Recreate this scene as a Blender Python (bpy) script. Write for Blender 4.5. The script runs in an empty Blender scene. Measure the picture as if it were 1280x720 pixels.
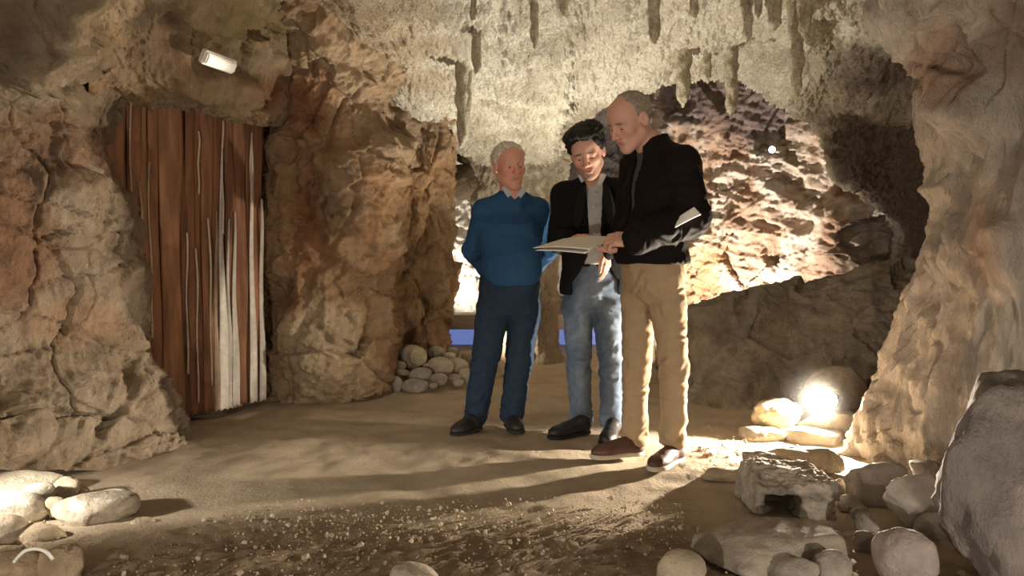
import bpy, bmesh, math, random
import numpy as np
from mathutils import Vector, Matrix

SC = bpy.context.scene
COL = SC.collection
# ------------------------------------------------------------------ camera
F_PX = 924.0; CAM_Z = 1.05; PITCH = math.atan2(40.0, F_PX)
cam_data = bpy.data.cameras.new('camera')
cam_data.sensor_width = 36.0; cam_data.lens = F_PX / 1280 * 36.0
cam_data.clip_start = 0.05; cam_data.clip_end = 100
cam = bpy.data.objects.new('camera', cam_data); COL.objects.link(cam)
cam.location = (0, 0, CAM_Z); cam.rotation_euler = (math.pi / 2 - PITCH, 0, 0)
SC.camera = cam
# ------------------------------------------------------------------ world: faint warm fill, added for the unseen rest of the cave
world = bpy.data.worlds.new('world'); SC.world = world; world.use_nodes = True
bg = world.node_tree.nodes['Background']
bg.inputs[0].default_value = (1.0, 0.87, 0.74, 1); bg.inputs[1].default_value = 0.24
# ------------------------------------------------------------------ exposure
SC.view_settings.view_transform = 'Standard'; SC.view_settings.look = 'None'
SC.view_settings.gamma = 1.0; SC.view_settings.use_curve_mapping = False
SC.view_settings.exposure = 0.85

def lamp(name, kind, loc, power, color, target=None, size=0.03, angle=80, blend=0.6, parent=None):
    l = bpy.data.lights.new(name, kind); l.energy = power; l.color = color
    if kind == 'SPOT':
        l.spot_size = math.radians(angle); l.spot_blend = blend; l.shadow_soft_size = size
    elif kind == 'POINT': l.shadow_soft_size = size
    o = bpy.data.objects.new(name, l); COL.objects.link(o); o.location = loc
    if target is not None:
        o.rotation_euler = (Vector(target) - Vector(loc)).to_track_quat('-Z', 'Y').to_euler()
    if parent is not None:
        bpy.context.view_layer.update(); o.parent = parent; o.matrix_parent_inverse = parent.matrix_world.inverted()
    return o

# ------------------------------------------------------------------ pixel -> place
def W(px, py, d):
    """the point at distance y = d on the line of sight of a pixel of the 1280 x 720 frame"""
    a = (px - 640) / F_PX; b = (360 - py) / F_PX
    c, s = math.cos(PITCH), math.sin(PITCH)
    y = c + b * s; z = -s + b * c
    return np.array((a / y * d, d, CAM_Z + z / y * d))
def DF(py):
    """distance of the floor under a pixel row"""
    b = (360 - py) / F_PX; c, s = math.cos(PITCH), math.sin(PITCH)
    return CAM_Z * (c + b * s) / (s - b * c)
def proj(P):
    P = np.asarray(P, float); c, s = math.cos(PITCH), math.sin(PITCH)
    z = P[..., 2] - CAM_Z; y = P[..., 1]
    fw = y * c - z * s; up = y * s + z * c
    return 640 + F_PX * P[..., 0] / fw, 360 - F_PX * up / fw

# ------------------------------------------------------------------ noise
_rng = np.random.RandomState(7)
_perm = _rng.permutation(256); _perm = np.concatenate([_perm, _perm, _perm])
_grad = _rng.normal(size=(256, 3)); _grad /= np.linalg.norm(_grad, axis=1)[:, None]
def perlin(p):
    p = np.asarray(p, float); i = np.floor(p).astype(int); f = p - i; i &= 255
    u = f * f * f * (f * (f * 6 - 15) + 10)
    r = 0
    for dx in (0, 1):
        wx = u[:, 0] if dx else 1 - u[:, 0]
        for dy in (0, 1):
            wy = u[:, 1] if dy else 1 - u[:, 1]
            for dz in (0, 1):
                wz = u[:, 2] if dz else 1 - u[:, 2]
                h = _perm[_perm[_perm[(i[:, 0] + dx) & 255] + ((i[:, 1] + dy) & 255)] + ((i[:, 2] + dz) & 255)]
                g = _grad[h]
                r = r + wx * wy * wz * (g[:, 0] * (f[:, 0] - dx) + g[:, 1] * (f[:, 1] - dy) + g[:, 2] * (f[:, 2] - dz))
    return r * 1.6
def fbm(p, o=4, gain=0.5):
    r = 0; a = 1.0
    for k in range(o):
        r = r + a * perlin(p * 2.03 ** k + 17.3 * k); a *= gain
    return r
def ridged(p, o=4, gain=0.5):
    r = 0; a = 1.0
    for k in range(o):
        r = r + a * (1 - 2.2 * np.abs(perlin(p * 2.07 ** k + 9.1 * k))); a *= gain
    return r
def worley(p, seed=0):
    """F1, F2 and the id of the nearest cell"""
    p = np.asarray(p, float); i = np.floor(p).astype(int); f = p - i
    f1 = np.full(len(p), 9.0); f2 = np.full(len(p), 9.0); cid = np.zeros(len(p), int)
    for dx in (-1, 0, 1):
        for dy in (-1, 0, 1):
            for dz in (-1, 0, 1):
                h = _perm[_perm[_perm[(i[:, 0] + dx + seed) & 255] + ((i[:, 1] + dy) & 255)] + ((i[:, 2] + dz) & 255)]
                o = _grad[h] * 0.45 + 0.5
                q = np.stack([dx + o[:, 0] - f[:, 0], dy + o[:, 1] - f[:, 1], dz + o[:, 2] - f[:, 2]], 1)
                d = np.sqrt((q * q).sum(1))
                near = d < f1
                f2 = np.where(near, f1, np.minimum(f2, d)); cid = np.where(near, h, cid); f1 = np.where(near, d, f1)
    return f1, f2, cid
def facets(p, seed=0, amp=1.0):
    """tilted flat facets, one plane for each cell: broken rock"""
    p = np.asarray(p, float); i = np.floor(p).astype(int); f = p - i
    best = np.full(len(p), 9.0); val = np.zeros(len(p))
    for dx in (-1, 0, 1):
        for dy in (-1, 0, 1):
            for dz in (-1, 0, 1):
                h = _perm[_perm[_perm[(i[:, 0] + dx + seed) & 255] + ((i[:, 1] + dy) & 255)] + ((i[:, 2] + dz) & 255)]
                o = _grad[h] * 0.45 + 0.5
                q = np.stack([f[:, 0] - dx - o[:, 0], f[:, 1] - dy - o[:, 1], f[:, 2] - dz - o[:, 2]], 1)
                d = (q * q).sum(1); t = (q * _grad[(h + 91) & 255]).sum(1) + 0.6 * (h / 255.0 - 0.5)
                near = d < best; val = np.where(near, t, val); best = np.where(near, d, best)
    return val * amp
def sstep(a, b, x):
    t = np.clip((x - a) / (b - a), 0, 1); return t * t * (3 - 2 * t)
def mixc(a, b, t):
    return np.asarray(a)[None, :] * (1 - t[:, None]) + np.asarray(b)[None, :] * t[:, None]

# ------------------------------------------------------------------ materials
def mat(name, color=(0.5, 0.5, 0.5), rough=0.8, attr=None, nscale=0, namp=0.0, bscale=0, bdist=0.0, bstr=1.0,
        spec=0.3, metal=0.0, emit=None, estr=0.0, stretch=(1, 1, 1), b2scale=0, b2dist=0.0, ndetail=5, sheen=0.0):
    m = bpy.data.materials.new(name); m.use_nodes = True
    nt = m.node_tree; N = nt.nodes; L = nt.links; b = N['Principled BSDF']
    b.inputs['Roughness'].default_value = rough; b.inputs['Specular IOR Level'].default_value = spec
    b.inputs['Metallic'].default_value = metal
    if sheen: b.inputs['Sheen Weight'].default_value = sheen
    tc = N.new('ShaderNodeTexCoord'); mp = N.new('ShaderNodeMapping'); mp.inputs['Scale'].default_value = stretch
    L.new(tc.outputs['Object'], mp.inputs['Vector'])
    if attr:
        a = N.new('ShaderNodeAttribute'); a.attribute_name = attr; src = a.outputs['Color']
    else:
        r = N.new('ShaderNodeRGB'); r.outputs[0].default_value = (*color, 1); src = r.outputs[0]
    if nscale:
        n = N.new('ShaderNodeTexNoise'); n.inputs['Scale'].default_value = nscale; n.inputs['Detail'].default_value = ndetail
        n.inputs['Roughness'].default_value = 0.62
        L.new(mp.outputs[0], n.inputs['Vector'])
        mr = N.new('ShaderNodeMapRange'); mr.inputs['From Min'].default_value = 0.25; mr.inputs['From Max'].default_value = 0.75
        mr.inputs['To Min'].default_value = 1 - namp; mr.inputs['To Max'].default_value = 1 + namp
        L.new(n.outputs['Fac'], mr.inputs['Value'])
        mx = N.new('ShaderNodeVectorMath'); mx.operation = 'SCALE'
        L.new(src, mx.inputs[0]); L.new(mr.outputs[0], mx.inputs['Scale']); src = mx.outputs[0]
    L.new(src, b.inputs['Base Color'])
    prev = None
    for sc_, di in ((bscale, bdist), (b2scale, b2dist)):
        if not sc_: continue
        n = N.new('ShaderNodeTexNoise'); n.inputs['Scale'].default_value = sc_; n.inputs['Detail'].default_value = 6
        n.inputs['Roughness'].default_value = 0.65
        L.new(mp.outputs[0], n.inputs['Vector'])
        bp = N.new('ShaderNodeBump'); bp.inputs['Strength'].default_value = bstr; bp.inputs['Distance'].default_value = di
        L.new(n.outputs['Fac'], bp.inputs['Height'])
        if prev: L.new(prev.outputs[0], bp.inputs['Normal'])
        prev = bp
    if prev: L.new(prev.outputs[0], b.inputs['Normal'])
    if emit:
        b.inputs['Emission Color'].default_value = (*emit, 1); b.inputs['Emission Strength'].default_value = estr
    return m
M = {
 'rock': mat('cave_rock', attr='Col', rough=0.92, nscale=9, namp=0.30, bscale=26, bdist=0.03, b2scale=110, b2dist=0.008, spec=0.15),
 'crust': mat('cave_crust', attr='Col', rough=0.92, nscale=70, namp=0.38, bscale=60, bdist=0.035, spec=0.15),
 'flow': mat('flowstone', attr='Col', rough=0.9, nscale=7, namp=0.28, bscale=22, bdist=0.022, b2scale=80, b2dist=0.008, spec=0.2, stretch=(1.4, 1.4, 0.6)),
 'floor': mat('packed_sand', attr='Col', rough=0.95, nscale=5, namp=0.16, bscale=45, bdist=0.010, b2scale=190, b2dist=0.004, spec=0.1),
 'stone': mat('stone', attr='Col', rough=0.88, nscale=14, namp=0.25, bscale=30, bdist=0.016, b2scale=150, b2dist=0.003, spec=0.2),
 'hide': mat('hide', attr='Col', rough=0.75, nscale=6, namp=0.45, bscale=40, bdist=0.008, spec=0.25, stretch=(3, 3, 0.35)),
 'cord': mat('cord', attr='Col', rough=0.8, nscale=20, namp=0.2, spec=0.2),
 'skin': mat('skin', attr='Col', rough=0.55, nscale=60, namp=0.06, bscale=160, bdist=0.0012, spec=0.35),
 'hair': mat('hair', attr='Col', rough=0.6, nscale=60, namp=0.35, bscale=140, bdist=0.006, spec=0.3),
 'white_plastic': mat('white_plastic', (0.78, 0.76, 0.70), 0.4, nscale=30, namp=0.03),
 'black_metal': mat('black_metal', (0.02, 0.02, 0.02), 0.5, spec=0.4, nscale=30, namp=0.2),
 'paper': mat('paper', (0.86, 0.84, 0.78), 0.8, spec=0.1, nscale=20, namp=0.03),
}

# ------------------------------------------------------------------ mesh helpers
def make(name, V, Fc, material, parent=None, col=None, smooth=True, origin=None):
    V = np.asarray(V, np.float32)
    if origin is not None: V = V - np.asarray(origin, np.float32)[None]
    me = bpy.data.meshes.new(name)
    if isinstance(Fc, np.ndarray):
        n, k = Fc.shape
        me.vertices.add(len(V)); me.vertices.foreach_set('co', V.ravel())
        me.loops.add(n * k); me.loops.foreach_set('vertex_index', Fc.astype(np.int32).ravel())
        me.polygons.add(n); me.polygons.foreach_set('loop_start', np.arange(0, n * k, k, dtype=np.int32))
        me.update(calc_edges=True); me.validate()
    else:
        me.from_pydata(V.tolist(), [], Fc); me.update()
    me.polygons.foreach_set('use_smooth', [bool(smooth)] * len(me.polygons))
    if col is not None:
        col = np.asarray(col, np.float32)
        if col.ndim == 1: col = np.repeat(col[None], len(V), 0)
        a = me.color_attributes.new('Col', 'FLOAT_COLOR', 'POINT')
        a.data.foreach_set('color', np.concatenate([np.clip(col, 0, 1), np.ones((len(V), 1), np.float32)], 1).astype(np.float32).ravel())
    me.materials.append(material)
    o = bpy.data.objects.new(name, me); COL.objects.link(o)
    if parent is not None: o.parent = parent
    return o
def put(o, loc):
    """move an object's origin without moving its shape"""
    loc = Vector(loc); o.data.transform(Matrix.Translation(-loc)); o.location = loc; return o
def tag(o, label=None, cat=None, group=None, kind=None):
    if label: o['label'] = label
    if cat: o['category'] = cat
    if group: o['group'] = group
    if kind: o['kind'] = kind
    return o
def empty(name, loc):
    o = bpy.data.objects.new(name, None); COL.objects.link(o); o.location = [float(q) for q in loc]
    o.empty_display_size = 0.1; return o
def grid_faces(nr, nc):
    a = np.arange(nr * nc).reshape(nr, nc)
    return np.stack([a[:-1, :-1], a[1:, :-1], a[1:, 1:], a[:-1, 1:]], -1).reshape(-1, 4)
def catmull(A, n):
    """resample the first axis of A at n places with a Catmull-Rom curve"""
    A = np.asarray(A, float); m = len(A); t = np.linspace(0, m - 1 - 1e-9, n); i = np.floor(t).astype(int); f = t - i
    E = np.concatenate([2 * A[:1] - A[1:2], A, 2 * A[-1:] - A[-2:-1]])
    f = f.reshape(-1, *([1] * (A.ndim - 1)))
    p0, p1, p2, p3 = E[i], E[i + 1], E[i + 2], E[i + 3]
    return 0.5 * (2 * p1 + (p2 - p0) * f + (2 * p0 - 5 * p1 + 4 * p2 - p3) * f ** 2 + (3 * p1 - p0 - 3 * p2 + p3) * f ** 3)
def pt(c):
    return np.array(c[1:], float) if c[0] == 'w' else W(*c)
def sheet(name, rows, nr, nc, disp, col, material, toward=(0, 2.0, 1.2), seams=None):
    """a rock surface through rows of points (pixel x, pixel y, distance) or ('w', x, y, z)"""
    A = np.array([[pt(c) for c in r] for r in rows])
    G = catmull(A, nr); G = catmull(G.transpose(1, 0, 2), nc).transpose(1, 0, 2)
    du = np.gradient(G, axis=1); dv = np.gradient(G, axis=0)
    Nn = np.cross(du, dv); Nn /= np.linalg.norm(Nn, axis=2)[..., None] + 1e-9
    s = np.sign(np.sum(np.sum(Nn * (np.asarray(toward) - G), 2))); Nn = (Nn * s).reshape(-1, 3)
    P = G.reshape(-1, 3)
    Q = P + Nn * disp(P)[:, None]
    Fc = grid_faces(nr, nc)
    if s < 0: Fc = Fc[:, ::-1]
    return make(name, Q, Fc, material, col=col(Q))
def bumps(P, items):
    """raised (or sunk) forms: (pixel x, y, rx, ry, angle, height, edge) - edge near 1 gives a flat top with a broken rim"""
    x, y = proj(P); r = np.zeros(len(P))
    wob = 0.18 * fbm(P * 3.1, 3)
    for (cx, cy, rx, ry, ang, h, e) in items:
        a = math.radians(ang); dx = x - cx; dy = y - cy
        u = (dx * math.cos(a) + dy * math.sin(a)) / rx; v = (-dx * math.sin(a) + dy * math.cos(a)) / ry
        q = np.sqrt(u * u + v * v) + wob
        r += h * (1 - sstep(e, 1.0, q))
    return r
def patches(P, base, items):
    """areas of another rock colour, a few with shade put into the colour: (pixel x, y, rx, ry, angle, colour, strength)"""
    x, y = proj(P); C = np.array(base, float)
    if C.ndim == 1: C = np.repeat(C[None], len(P), 0)
    wob = 0.45 * fbm(P * 2.3, 4)
    for (cx, cy, rx, ry, ang, c, k) in items:
        a = math.radians(ang); dx = x - cx; dy = y - cy
        u = (dx * math.cos(a) + dy * math.sin(a)) / rx; v = (-dx * math.sin(a) + dy * math.cos(a)) / ry
        t = k * (1 - sstep(0.35, 1.1, np.sqrt(u * u + v * v) + wob)); C = C * (1 - t[:, None]) + np.asarray(c)[None] * t[:, None]
    return C
# ================================================================== the cave itself
SAND = (0.41, 0.335, 0.245); OCHRE = (0.36, 0.20, 0.105); RUST = (0.27, 0.115, 0.055); PALE = (0.50, 0.43, 0.33)
GREY = (0.27, 0.245, 0.215); CRUST = (0.60, 0.54, 0.41); UMBER = (0.16, 0.105, 0.07); OLIVE = (0.24, 0.175, 0.085)

# ---- floor: trodden sand, rising a little to the walls
def build_floor():
    nx, ny = 420, 520
    xs = np.linspace(-5, 5, nx); t = np.linspace(0, 1, ny); ys = -2 + 13 * t ** 1.25
    X, Y = np.meshgrid(xs, ys); P = np.stack([X, Y, 0 * X], 2).reshape(-1, 3)
    z = 0.022 * fbm(P * 1.1, 3) + 0.006 * fbm(P * 6, 3)
    px, py = proj(P + np.array([0, 0, 0.0]))
    front = (1 - sstep(2.62, 2.95, P[:, 1] + 0.12 * perlin(P * 2.0))) * sstep(-2, 0.5, P[:, 1])      # loose gravel strip before the trodden path
    z = z + front * (0.018 * np.abs(fbm(P * 9, 3)) + 0.02 * np.abs(fbm(P * 24, 2)))
    rough = np.exp(-(((P[:, 0] - 1.15) / 0.28) ** 2 + ((P[:, 1] - 3.75) / 0.35) ** 2))            # crumbly patch by the lamp stones
    z = z + rough * (0.02 + 0.035 * np.abs(fbm(P * 13, 3)))
    z = z * sstep(-3, 1.0, P[:, 1] + 2)
    P[:, 2] = z - 0.012
    C = mixc(SAND, (0.47, 0.39, 0.29), sstep(-0.4, 0.5, fbm(P * 1.3, 4)))
    C = C * (1 - 0.75 * front)[:, None] + np.array([0.23, 0.165, 0.105]) * (0.75 * front)[:, None]
    o = make('floor', P, grid_faces(ny, nx), M['floor'], col=C)
    return tag(o, 'trodden sandy brown cave floor', kind='structure')
build_floor()

# ---- left wall, from beside the camera to the edge of the curtained doorway
def d_left(P):
    return (-0.032 * np.exp(-(perlin(P * np.array([1.3, 1.3, 3.2]) + 4.0) / 0.035) ** 2) - 0.03 * np.exp(-(perlin(P * np.array([3.1, 3.1, 2.2]) + 9.0) / 0.03) ** 2) + 0.10 * fbm(P * 1.4, 4) + 0.05 * facets(P * np.array([2.2, 2.2, 3.0]), 3) + 0.022 * fbm(P * 7, 4) + 0.012 * ridged(P * 15, 3)
            + bumps(P, [(70, 520, 110, 90, -20, 0.10, 0.3), (180, 530, 70, 75, 0, 0.10, 0.5), (90, 260, 100, 60, 10, 0.07, 0.4), (60, 60, 110, 60, 10, 0.10, 0.5),
                        (140, 500, 16, 90, 30, -0.10, 0.2), (60, 112, 150, 6, 2, -0.06, 0.1)]))
def c_left(P):
    C = mixc((0.29, 0.22, 0.15), (0.345, 0.275, 0.20), sstep(-0.5, 0.5, fbm(P * 1.8, 4)))
    return patches(P, C, [(60, 190, 130, 60, 5, (0.24, 0.14, 0.085), 0.7), (20, 320, 80, 90, 20, (0.24, 0.12, 0.065), 0.7), (110, 330, 60, 80, 0, (0.33, 0.26, 0.185), 0.4), (90, 400, 90, 40, 0, (0.34, 0.19, 0.11), 0.5),
                          (20, 40, 50, 40, 0, UMBER, 0.6), (120, 30, 40, 70, 0, OLIVE, 0.5), (100, 520, 130, 70, 0, (0.37, 0.30, 0.22), 0.7)])
rows = []
for y, e, de, d0 in [(-260, 175, 2.9, 2.2), (-140, 172, 3.3, 2.6), (0, 170, 3.75, 3.0), (60, 168, 3.95, 3.2), (112, 164, 4.15, 3.35), (170, 141, 4.15, 3.4), (250, 148, 4.15, 3.4), (340, 168, 4.15, 3.42),
                     (430, 188, 4.15, 3.45), (500, 204, 4.15, 3.42), (530, 213, 4.15, 3.38), (556, 230, 4.13, 3.3), (590, 235, 4.1, 3.25)]:
    rows.append([(-520, y, d0 - 1.35), (-260, y, d0 - 0.75), (-80, y, d0 - 0.25), (20, y, d0 + 0.05), (90, y, d0 + 0.38 * (de - d0)), (e - 28, y, de - 0.16), (e, y, de),
                 (e - 4, y, de + 0.22), (e - 60, y, de + 0.5), (e - 150, y, de + 0.7)])
wl = sheet('wall_left', rows, 300, 340, d_left, c_left, M['rock'])
tag(wl, 'brown rock wall with rust red patches beside the hide curtain', kind='structure')

# ---- rock over the doorway (part of the left wall)
def d_lint(P):
    return 0.06 * fbm(P * 1.7, 4) + 0.05 * facets(P * 2.6, 8) + 0.018 * fbm(P * 8, 4) + 0.012 * ridged(P * 17, 3) + bumps(P, [(270, 105, 70, 30, 8, 0.10, 0.3), (215, 45, 35, 40, 0, -0.08, 0.3)])
def c_lint(P):
    return patches(P, mixc((0.31, 0.21, 0.125), (0.37, 0.28, 0.18), sstep(-0.4, 0.5, fbm(P * 2.1, 4))), [(205, 50, 45, 70, 0, UMBER, 0.8), (300, 30, 75, 50, 0, OLIVE, 0.95), (340, 110, 40, 40, 0, RUST, 0.7)])
rows = []
XS = [110, 160, 200, 250, 300, 340, 385]
LY = [112, 114, 118, 128, 142, 152, 150]; LD = [4.0, 4.12, 4.22, 4.42, 4.68, 5.15, 5.8]
for k, (y, dd) in enumerate([(-260, -1.7), (-140, -1.15), (0, -0.55), (50, -0.32), (90, -0.12)]):
    rows.append([(x, y if k < 4 else ly - 16, d + dd) for x, ly, d in zip(XS, LY, LD)])
rows.append([(x, ly, d) for x, ly, d in zip(XS, LY, LD)])
rows.append([(x, ly + 4, d + 0.25) for x, ly, d in zip(XS, LY, LD)])
rows.append([(x, ly - 2, d + 0.7) for x, ly, d in zip(XS, LY, LD)])
o = sheet('door_lintel', rows, 150, 170, d_lint, c_lint, M['rock']); o.parent = wl

# ---- dark rock at the back of the doorway
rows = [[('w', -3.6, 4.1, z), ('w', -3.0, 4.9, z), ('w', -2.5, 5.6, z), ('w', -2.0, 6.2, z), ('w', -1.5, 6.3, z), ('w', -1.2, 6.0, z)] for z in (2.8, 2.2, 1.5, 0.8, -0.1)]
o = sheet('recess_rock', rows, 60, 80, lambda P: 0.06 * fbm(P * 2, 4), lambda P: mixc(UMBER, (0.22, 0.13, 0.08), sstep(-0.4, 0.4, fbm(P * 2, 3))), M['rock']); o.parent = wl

# ---- middle wall between doorway and passage
def d_mid(P):
    return (-0.04 * np.exp(-(perlin(P * np.array([1.9, 1.9, 1.5]) + 2.5) / 0.03) ** 2) + 0.05 * fbm(P * 1.6, 4) + 0.085 * facets(P * np.array([2.4, 2.4, 2.0]), 21) + 0.04 * facets(P * 5.5, 4) + 0.014 * fbm(P * 9, 4) + 0.012 * ridged(P * 16, 3)
            + bumps(P, [(460, 255, 75, 105, 5, 0.13, 0.75), (385, 230, 38, 75, -18, -0.10, 0.4), (365, 190, 34, 45, 10, 0.08, 0.7), (400, 420, 70, 90, 0, 0.12, 0.55),
                        (500, 390, 35, 60, 8, 0.08, 0.5), (505, 425, 14, 14, 0, -0.14, 0.3), (440, 70, 75, 60, 0, 0.08, 0.4), (520, 170, 45, 60, 10, 0.10, 0.7), (345, 370, 30, 30, 0, -0.05, 0.4)]))
def c_mid(P):
    C = mixc((0.33, 0.205, 0.115), (0.40, 0.29, 0.18), sstep(-0.5, 0.5, fbm(P * 2.0, 4)))
    return patches(P, C, [(440, 60, 110, 70, -10, (0.42, 0.31, 0.20), 0.8), (360, 130, 60, 50, 0, RUST, 0.75), (470, 250, 60, 80, 0, (0.30, 0.165, 0.085), 0.7), (385, 270, 35, 80, 0, RUST, 0.7),
                          (400, 430, 80, 75, 0, (0.44, 0.35, 0.235), 0.85), (360, 380, 30, 20, 0, RUST, 0.5), (530, 300, 40, 160, 0, (0.25, 0.15, 0.075), 0.7), (500, 160, 60, 60, 0, (0.27, 0.20, 0.13), 0.8),
                          (430, 240, 40, 60, 0, SAND, 0.3)])
rows = []
for y, e, dd in [(-260, 345, -1.9), (-120, 345, -1.2), (0, 345, -0.6), (70, 342, -0.28), (130, 336, -0.1), (200, 334, 0.0), (290, 331, 0.0), (380, 328, 0.0), (450, 330, 0.0), (500, 330, 0.0), (525, 328, 0.0)]:
    s = min(1, max(0, (y + 120) / 300))
    rows.append([(e - 25, y, 6.2 + dd), (e - 2, y, 5.7 + dd), (e, y, 5.42 + dd), (e + 45, y, 5.25 + dd), (430, y, 5.32 + dd), (474, y, 5.55 + dd), (486, y, 6.0 + dd), (522, y, 6.25 + dd),
                 (550, y, 6.35 + dd), (562, y, 6.55 + dd), (560, y, 6.9 + dd), (545, y, 7.6 + dd), (520, y, 8.6 + dd)])
wm = sheet('wall_middle', rows, 330, 340, d_mid, c_mid, M['rock'])
tag(wm, 'broken orange brown rock face right of the hide curtain', kind='structure')

# ---- ceiling with its lip over the passage, sweeping down on the right
def d_ceil(P):
    f1, f2, _ = worley(P * 24, 5); g1, g2, _ = worley(P * 46, 9)
    px, py = proj(P); k = 0.35 + 0.65 * sstep(420, 600, px) * (1 - 0.75 * sstep(1000, 1100, px))
    return (0.08 * fbm(P * 1.5, 3) + 0.035 * fbm(P * 5, 3) + 0.075 * k * (0.55 - f1) + 0.036 * k * (0.55 - g1) + 0.012 * ridged(P * 13, 3)
            + bumps(P, [(975, 72, 62, 24, 15, -0.24, 0.5), (1030, 35, 40, 24, 0, -0.22, 0.4)]))
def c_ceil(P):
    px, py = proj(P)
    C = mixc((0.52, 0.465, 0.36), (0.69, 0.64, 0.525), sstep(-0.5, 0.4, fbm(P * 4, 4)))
    return patches(P, C, [(380, 40, 160, 130, 0, (0.38, 0.27, 0.16), 0.9), (500, 30, 90, 90, 0, (0.46, 0.36, 0.24), 0.7), (1060, 110, 75, 90, 0, (0.34, 0.28, 0.21), 0.8), (1130, 200, 95, 190, -15, (0.13, 0.095, 0.078), 0.97), (1110, 320, 70, 100, 0, (0.12, 0.09, 0.078), 0.95), (1085, 190, 40, 60, -30, (0.13, 0.095, 0.078), 0.9), (1058, 205, 34, 55, -35, (0.15, 0.11, 0.09), 0.9),  # darkest patches put the shade of the right arch into the rock colour
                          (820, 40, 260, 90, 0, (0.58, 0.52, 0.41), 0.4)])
LIP = [(330, 20, 5.1), (430, 60, 5.5), (520, 150, 6.3), (575, 186, 6.9), (640, 205, 7.2), (688, 196, 7.0), (718, 150, 6.6), (770, 118, 6.35), (830, 100, 6.2), (880, 88, 6.1), (930, 96, 6.0), (985, 130, 5.85), (1022, 160, 6.0),
       (1062, 232, 6.3), (1104, 266, 6.4), (1120, 305, 6.4), (1108, 350, 6.4), (1096, 420, 6.3)]
TOPX = [60, 260, 420, 520, 610, 680, 740, 800, 870, 930, 990, 1060, 1120, 1190, 1250, 1310, 1370, 1430]
rows = [[('w', -3.6 + 7.4 * i / 17, -1.6, 2.75) for i in range(18)], [('w', -3.2 + 6.6 * i / 17, 0.6, 2.62) for i in range(18)], [(x, -260, 2.35) for x in TOPX]]
for t, d in ((0.30, 3.2), (0.52, 4.1), (0.72, 4.9), (0.88, 5.5)):
    r = []
    for (lx, ly, ld), tx in zip(LIP, TOPX):
        # a path from the near ceiling to the lip, held near the ceiling height until it bends down
        x = tx + (lx - tx) * t ** 0.9; y = -260 + (ly + 260) * (t ** 0.72); r.append((x, y, 2.35 + (ld - 2.35) * (t ** 1.15) + 0.55 * sstep(960, 1080, lx) * math.sin(math.pi * t)))
    rows.append(r)
rows.append(LIP)
rows.append([(x + (10 if x > 1000 else 0), y - 6, d + 0.25) for x, y, d in LIP])
rows.append([(x + (45 if x > 1000 else 0), y - 40, d + 0.8) for x, y, d in LIP])
rows.append([(x + (110 if x > 1000 else 0), y - 70, d + 2.4) for x, y, d in LIP])
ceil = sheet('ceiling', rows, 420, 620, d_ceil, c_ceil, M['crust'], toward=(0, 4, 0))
tag(ceil, 'pale knobbly crusted cave ceiling', kind='structure')

# ---- stalactites: parts of the ceiling
def stalactite(px, y0, y1, d, w, seed, lean=0.0, col=(0.46, 0.40, 0.29)):
    y0 -= 14 + 8 * max(0, d - 4.2); a = W(px, y0, d); b = W(px + lean, y1, d); n, m = 26, 16; V = []
    ln = np.linalg.norm(b - a); r0 = w / F_PX * d * 0.5
    for i in range(n):
        t = i / (n - 1); c = a + (b - a) * t
        r = r0 * (1.15 - 0.45 * t - 0.15 * math.sin(t * 3)) * (1 - sstep(0.86, 1.0, t) * 0.75) * (1 + 0.35 * (1 - sstep(0.0, 0.18, t)))
        for j in range(m):
            q = 2 * math.pi * j / m; V.append(c + r * np.array([math.cos(q), math.sin(q), 0]))
    V.append(b - np.array([0, 0, 0.006])); V = np.array(V)
    nz = fbm(V * np.array([26, 26, 11]) + seed * 3.7, 3); ctr = np.array([a[0], a[1], 0]); dr = (V - ctr) * np.array([1, 1, 0]); dr /= np.linalg.norm(dr, axis=1)[:, None] + 1e-6
    V = V + dr * (nz * r0 * 0.35)[:, None]
    Fc = [(i * m + j, i * m + (j + 1) % m, (i + 1) * m + (j + 1) % m, (i + 1) * m + j) for i in range(n - 1) for j in range(m)] + [((n - 1) * m + j, (n - 1) * m + (j + 1) % m, n * m) for j in range(m)]
    return make('stalactite', V, Fc, M['crust'], parent=ceil, col=mixc(col, (0.62, 0.55, 0.42), sstep(-0.4, 0.6, nz)))
for k, s in enumerate([(577, 62, 184, 5.3, 19), (592, -20, 25, 4.1, 14), (596, 30, 92, 4.7, 15), (818, -25, 55, 4.15, 20), (853, 75, 134, 5.6, 22), (914, 68, 148, 5.55, 18), (934, -15, 53, 4.15, 17), (968, -20, 38, 4.05, 24), (996, 12, 126, 4.3, 20),
                       (947, -20, 24, 4.0, 13), (1006, -10, 48, 4.15, 22), (884, 55, 104, 5.5, 14), (868, -20, 22, 4.0, 14), (668, -20, 60, 4.3, 14), (585, 70, 150, 5.35, 12), (704, -25, 20, 4.0, 13)]):
    stalactite(s[0], s[1], s[2], s[3], s[4], k)

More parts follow.
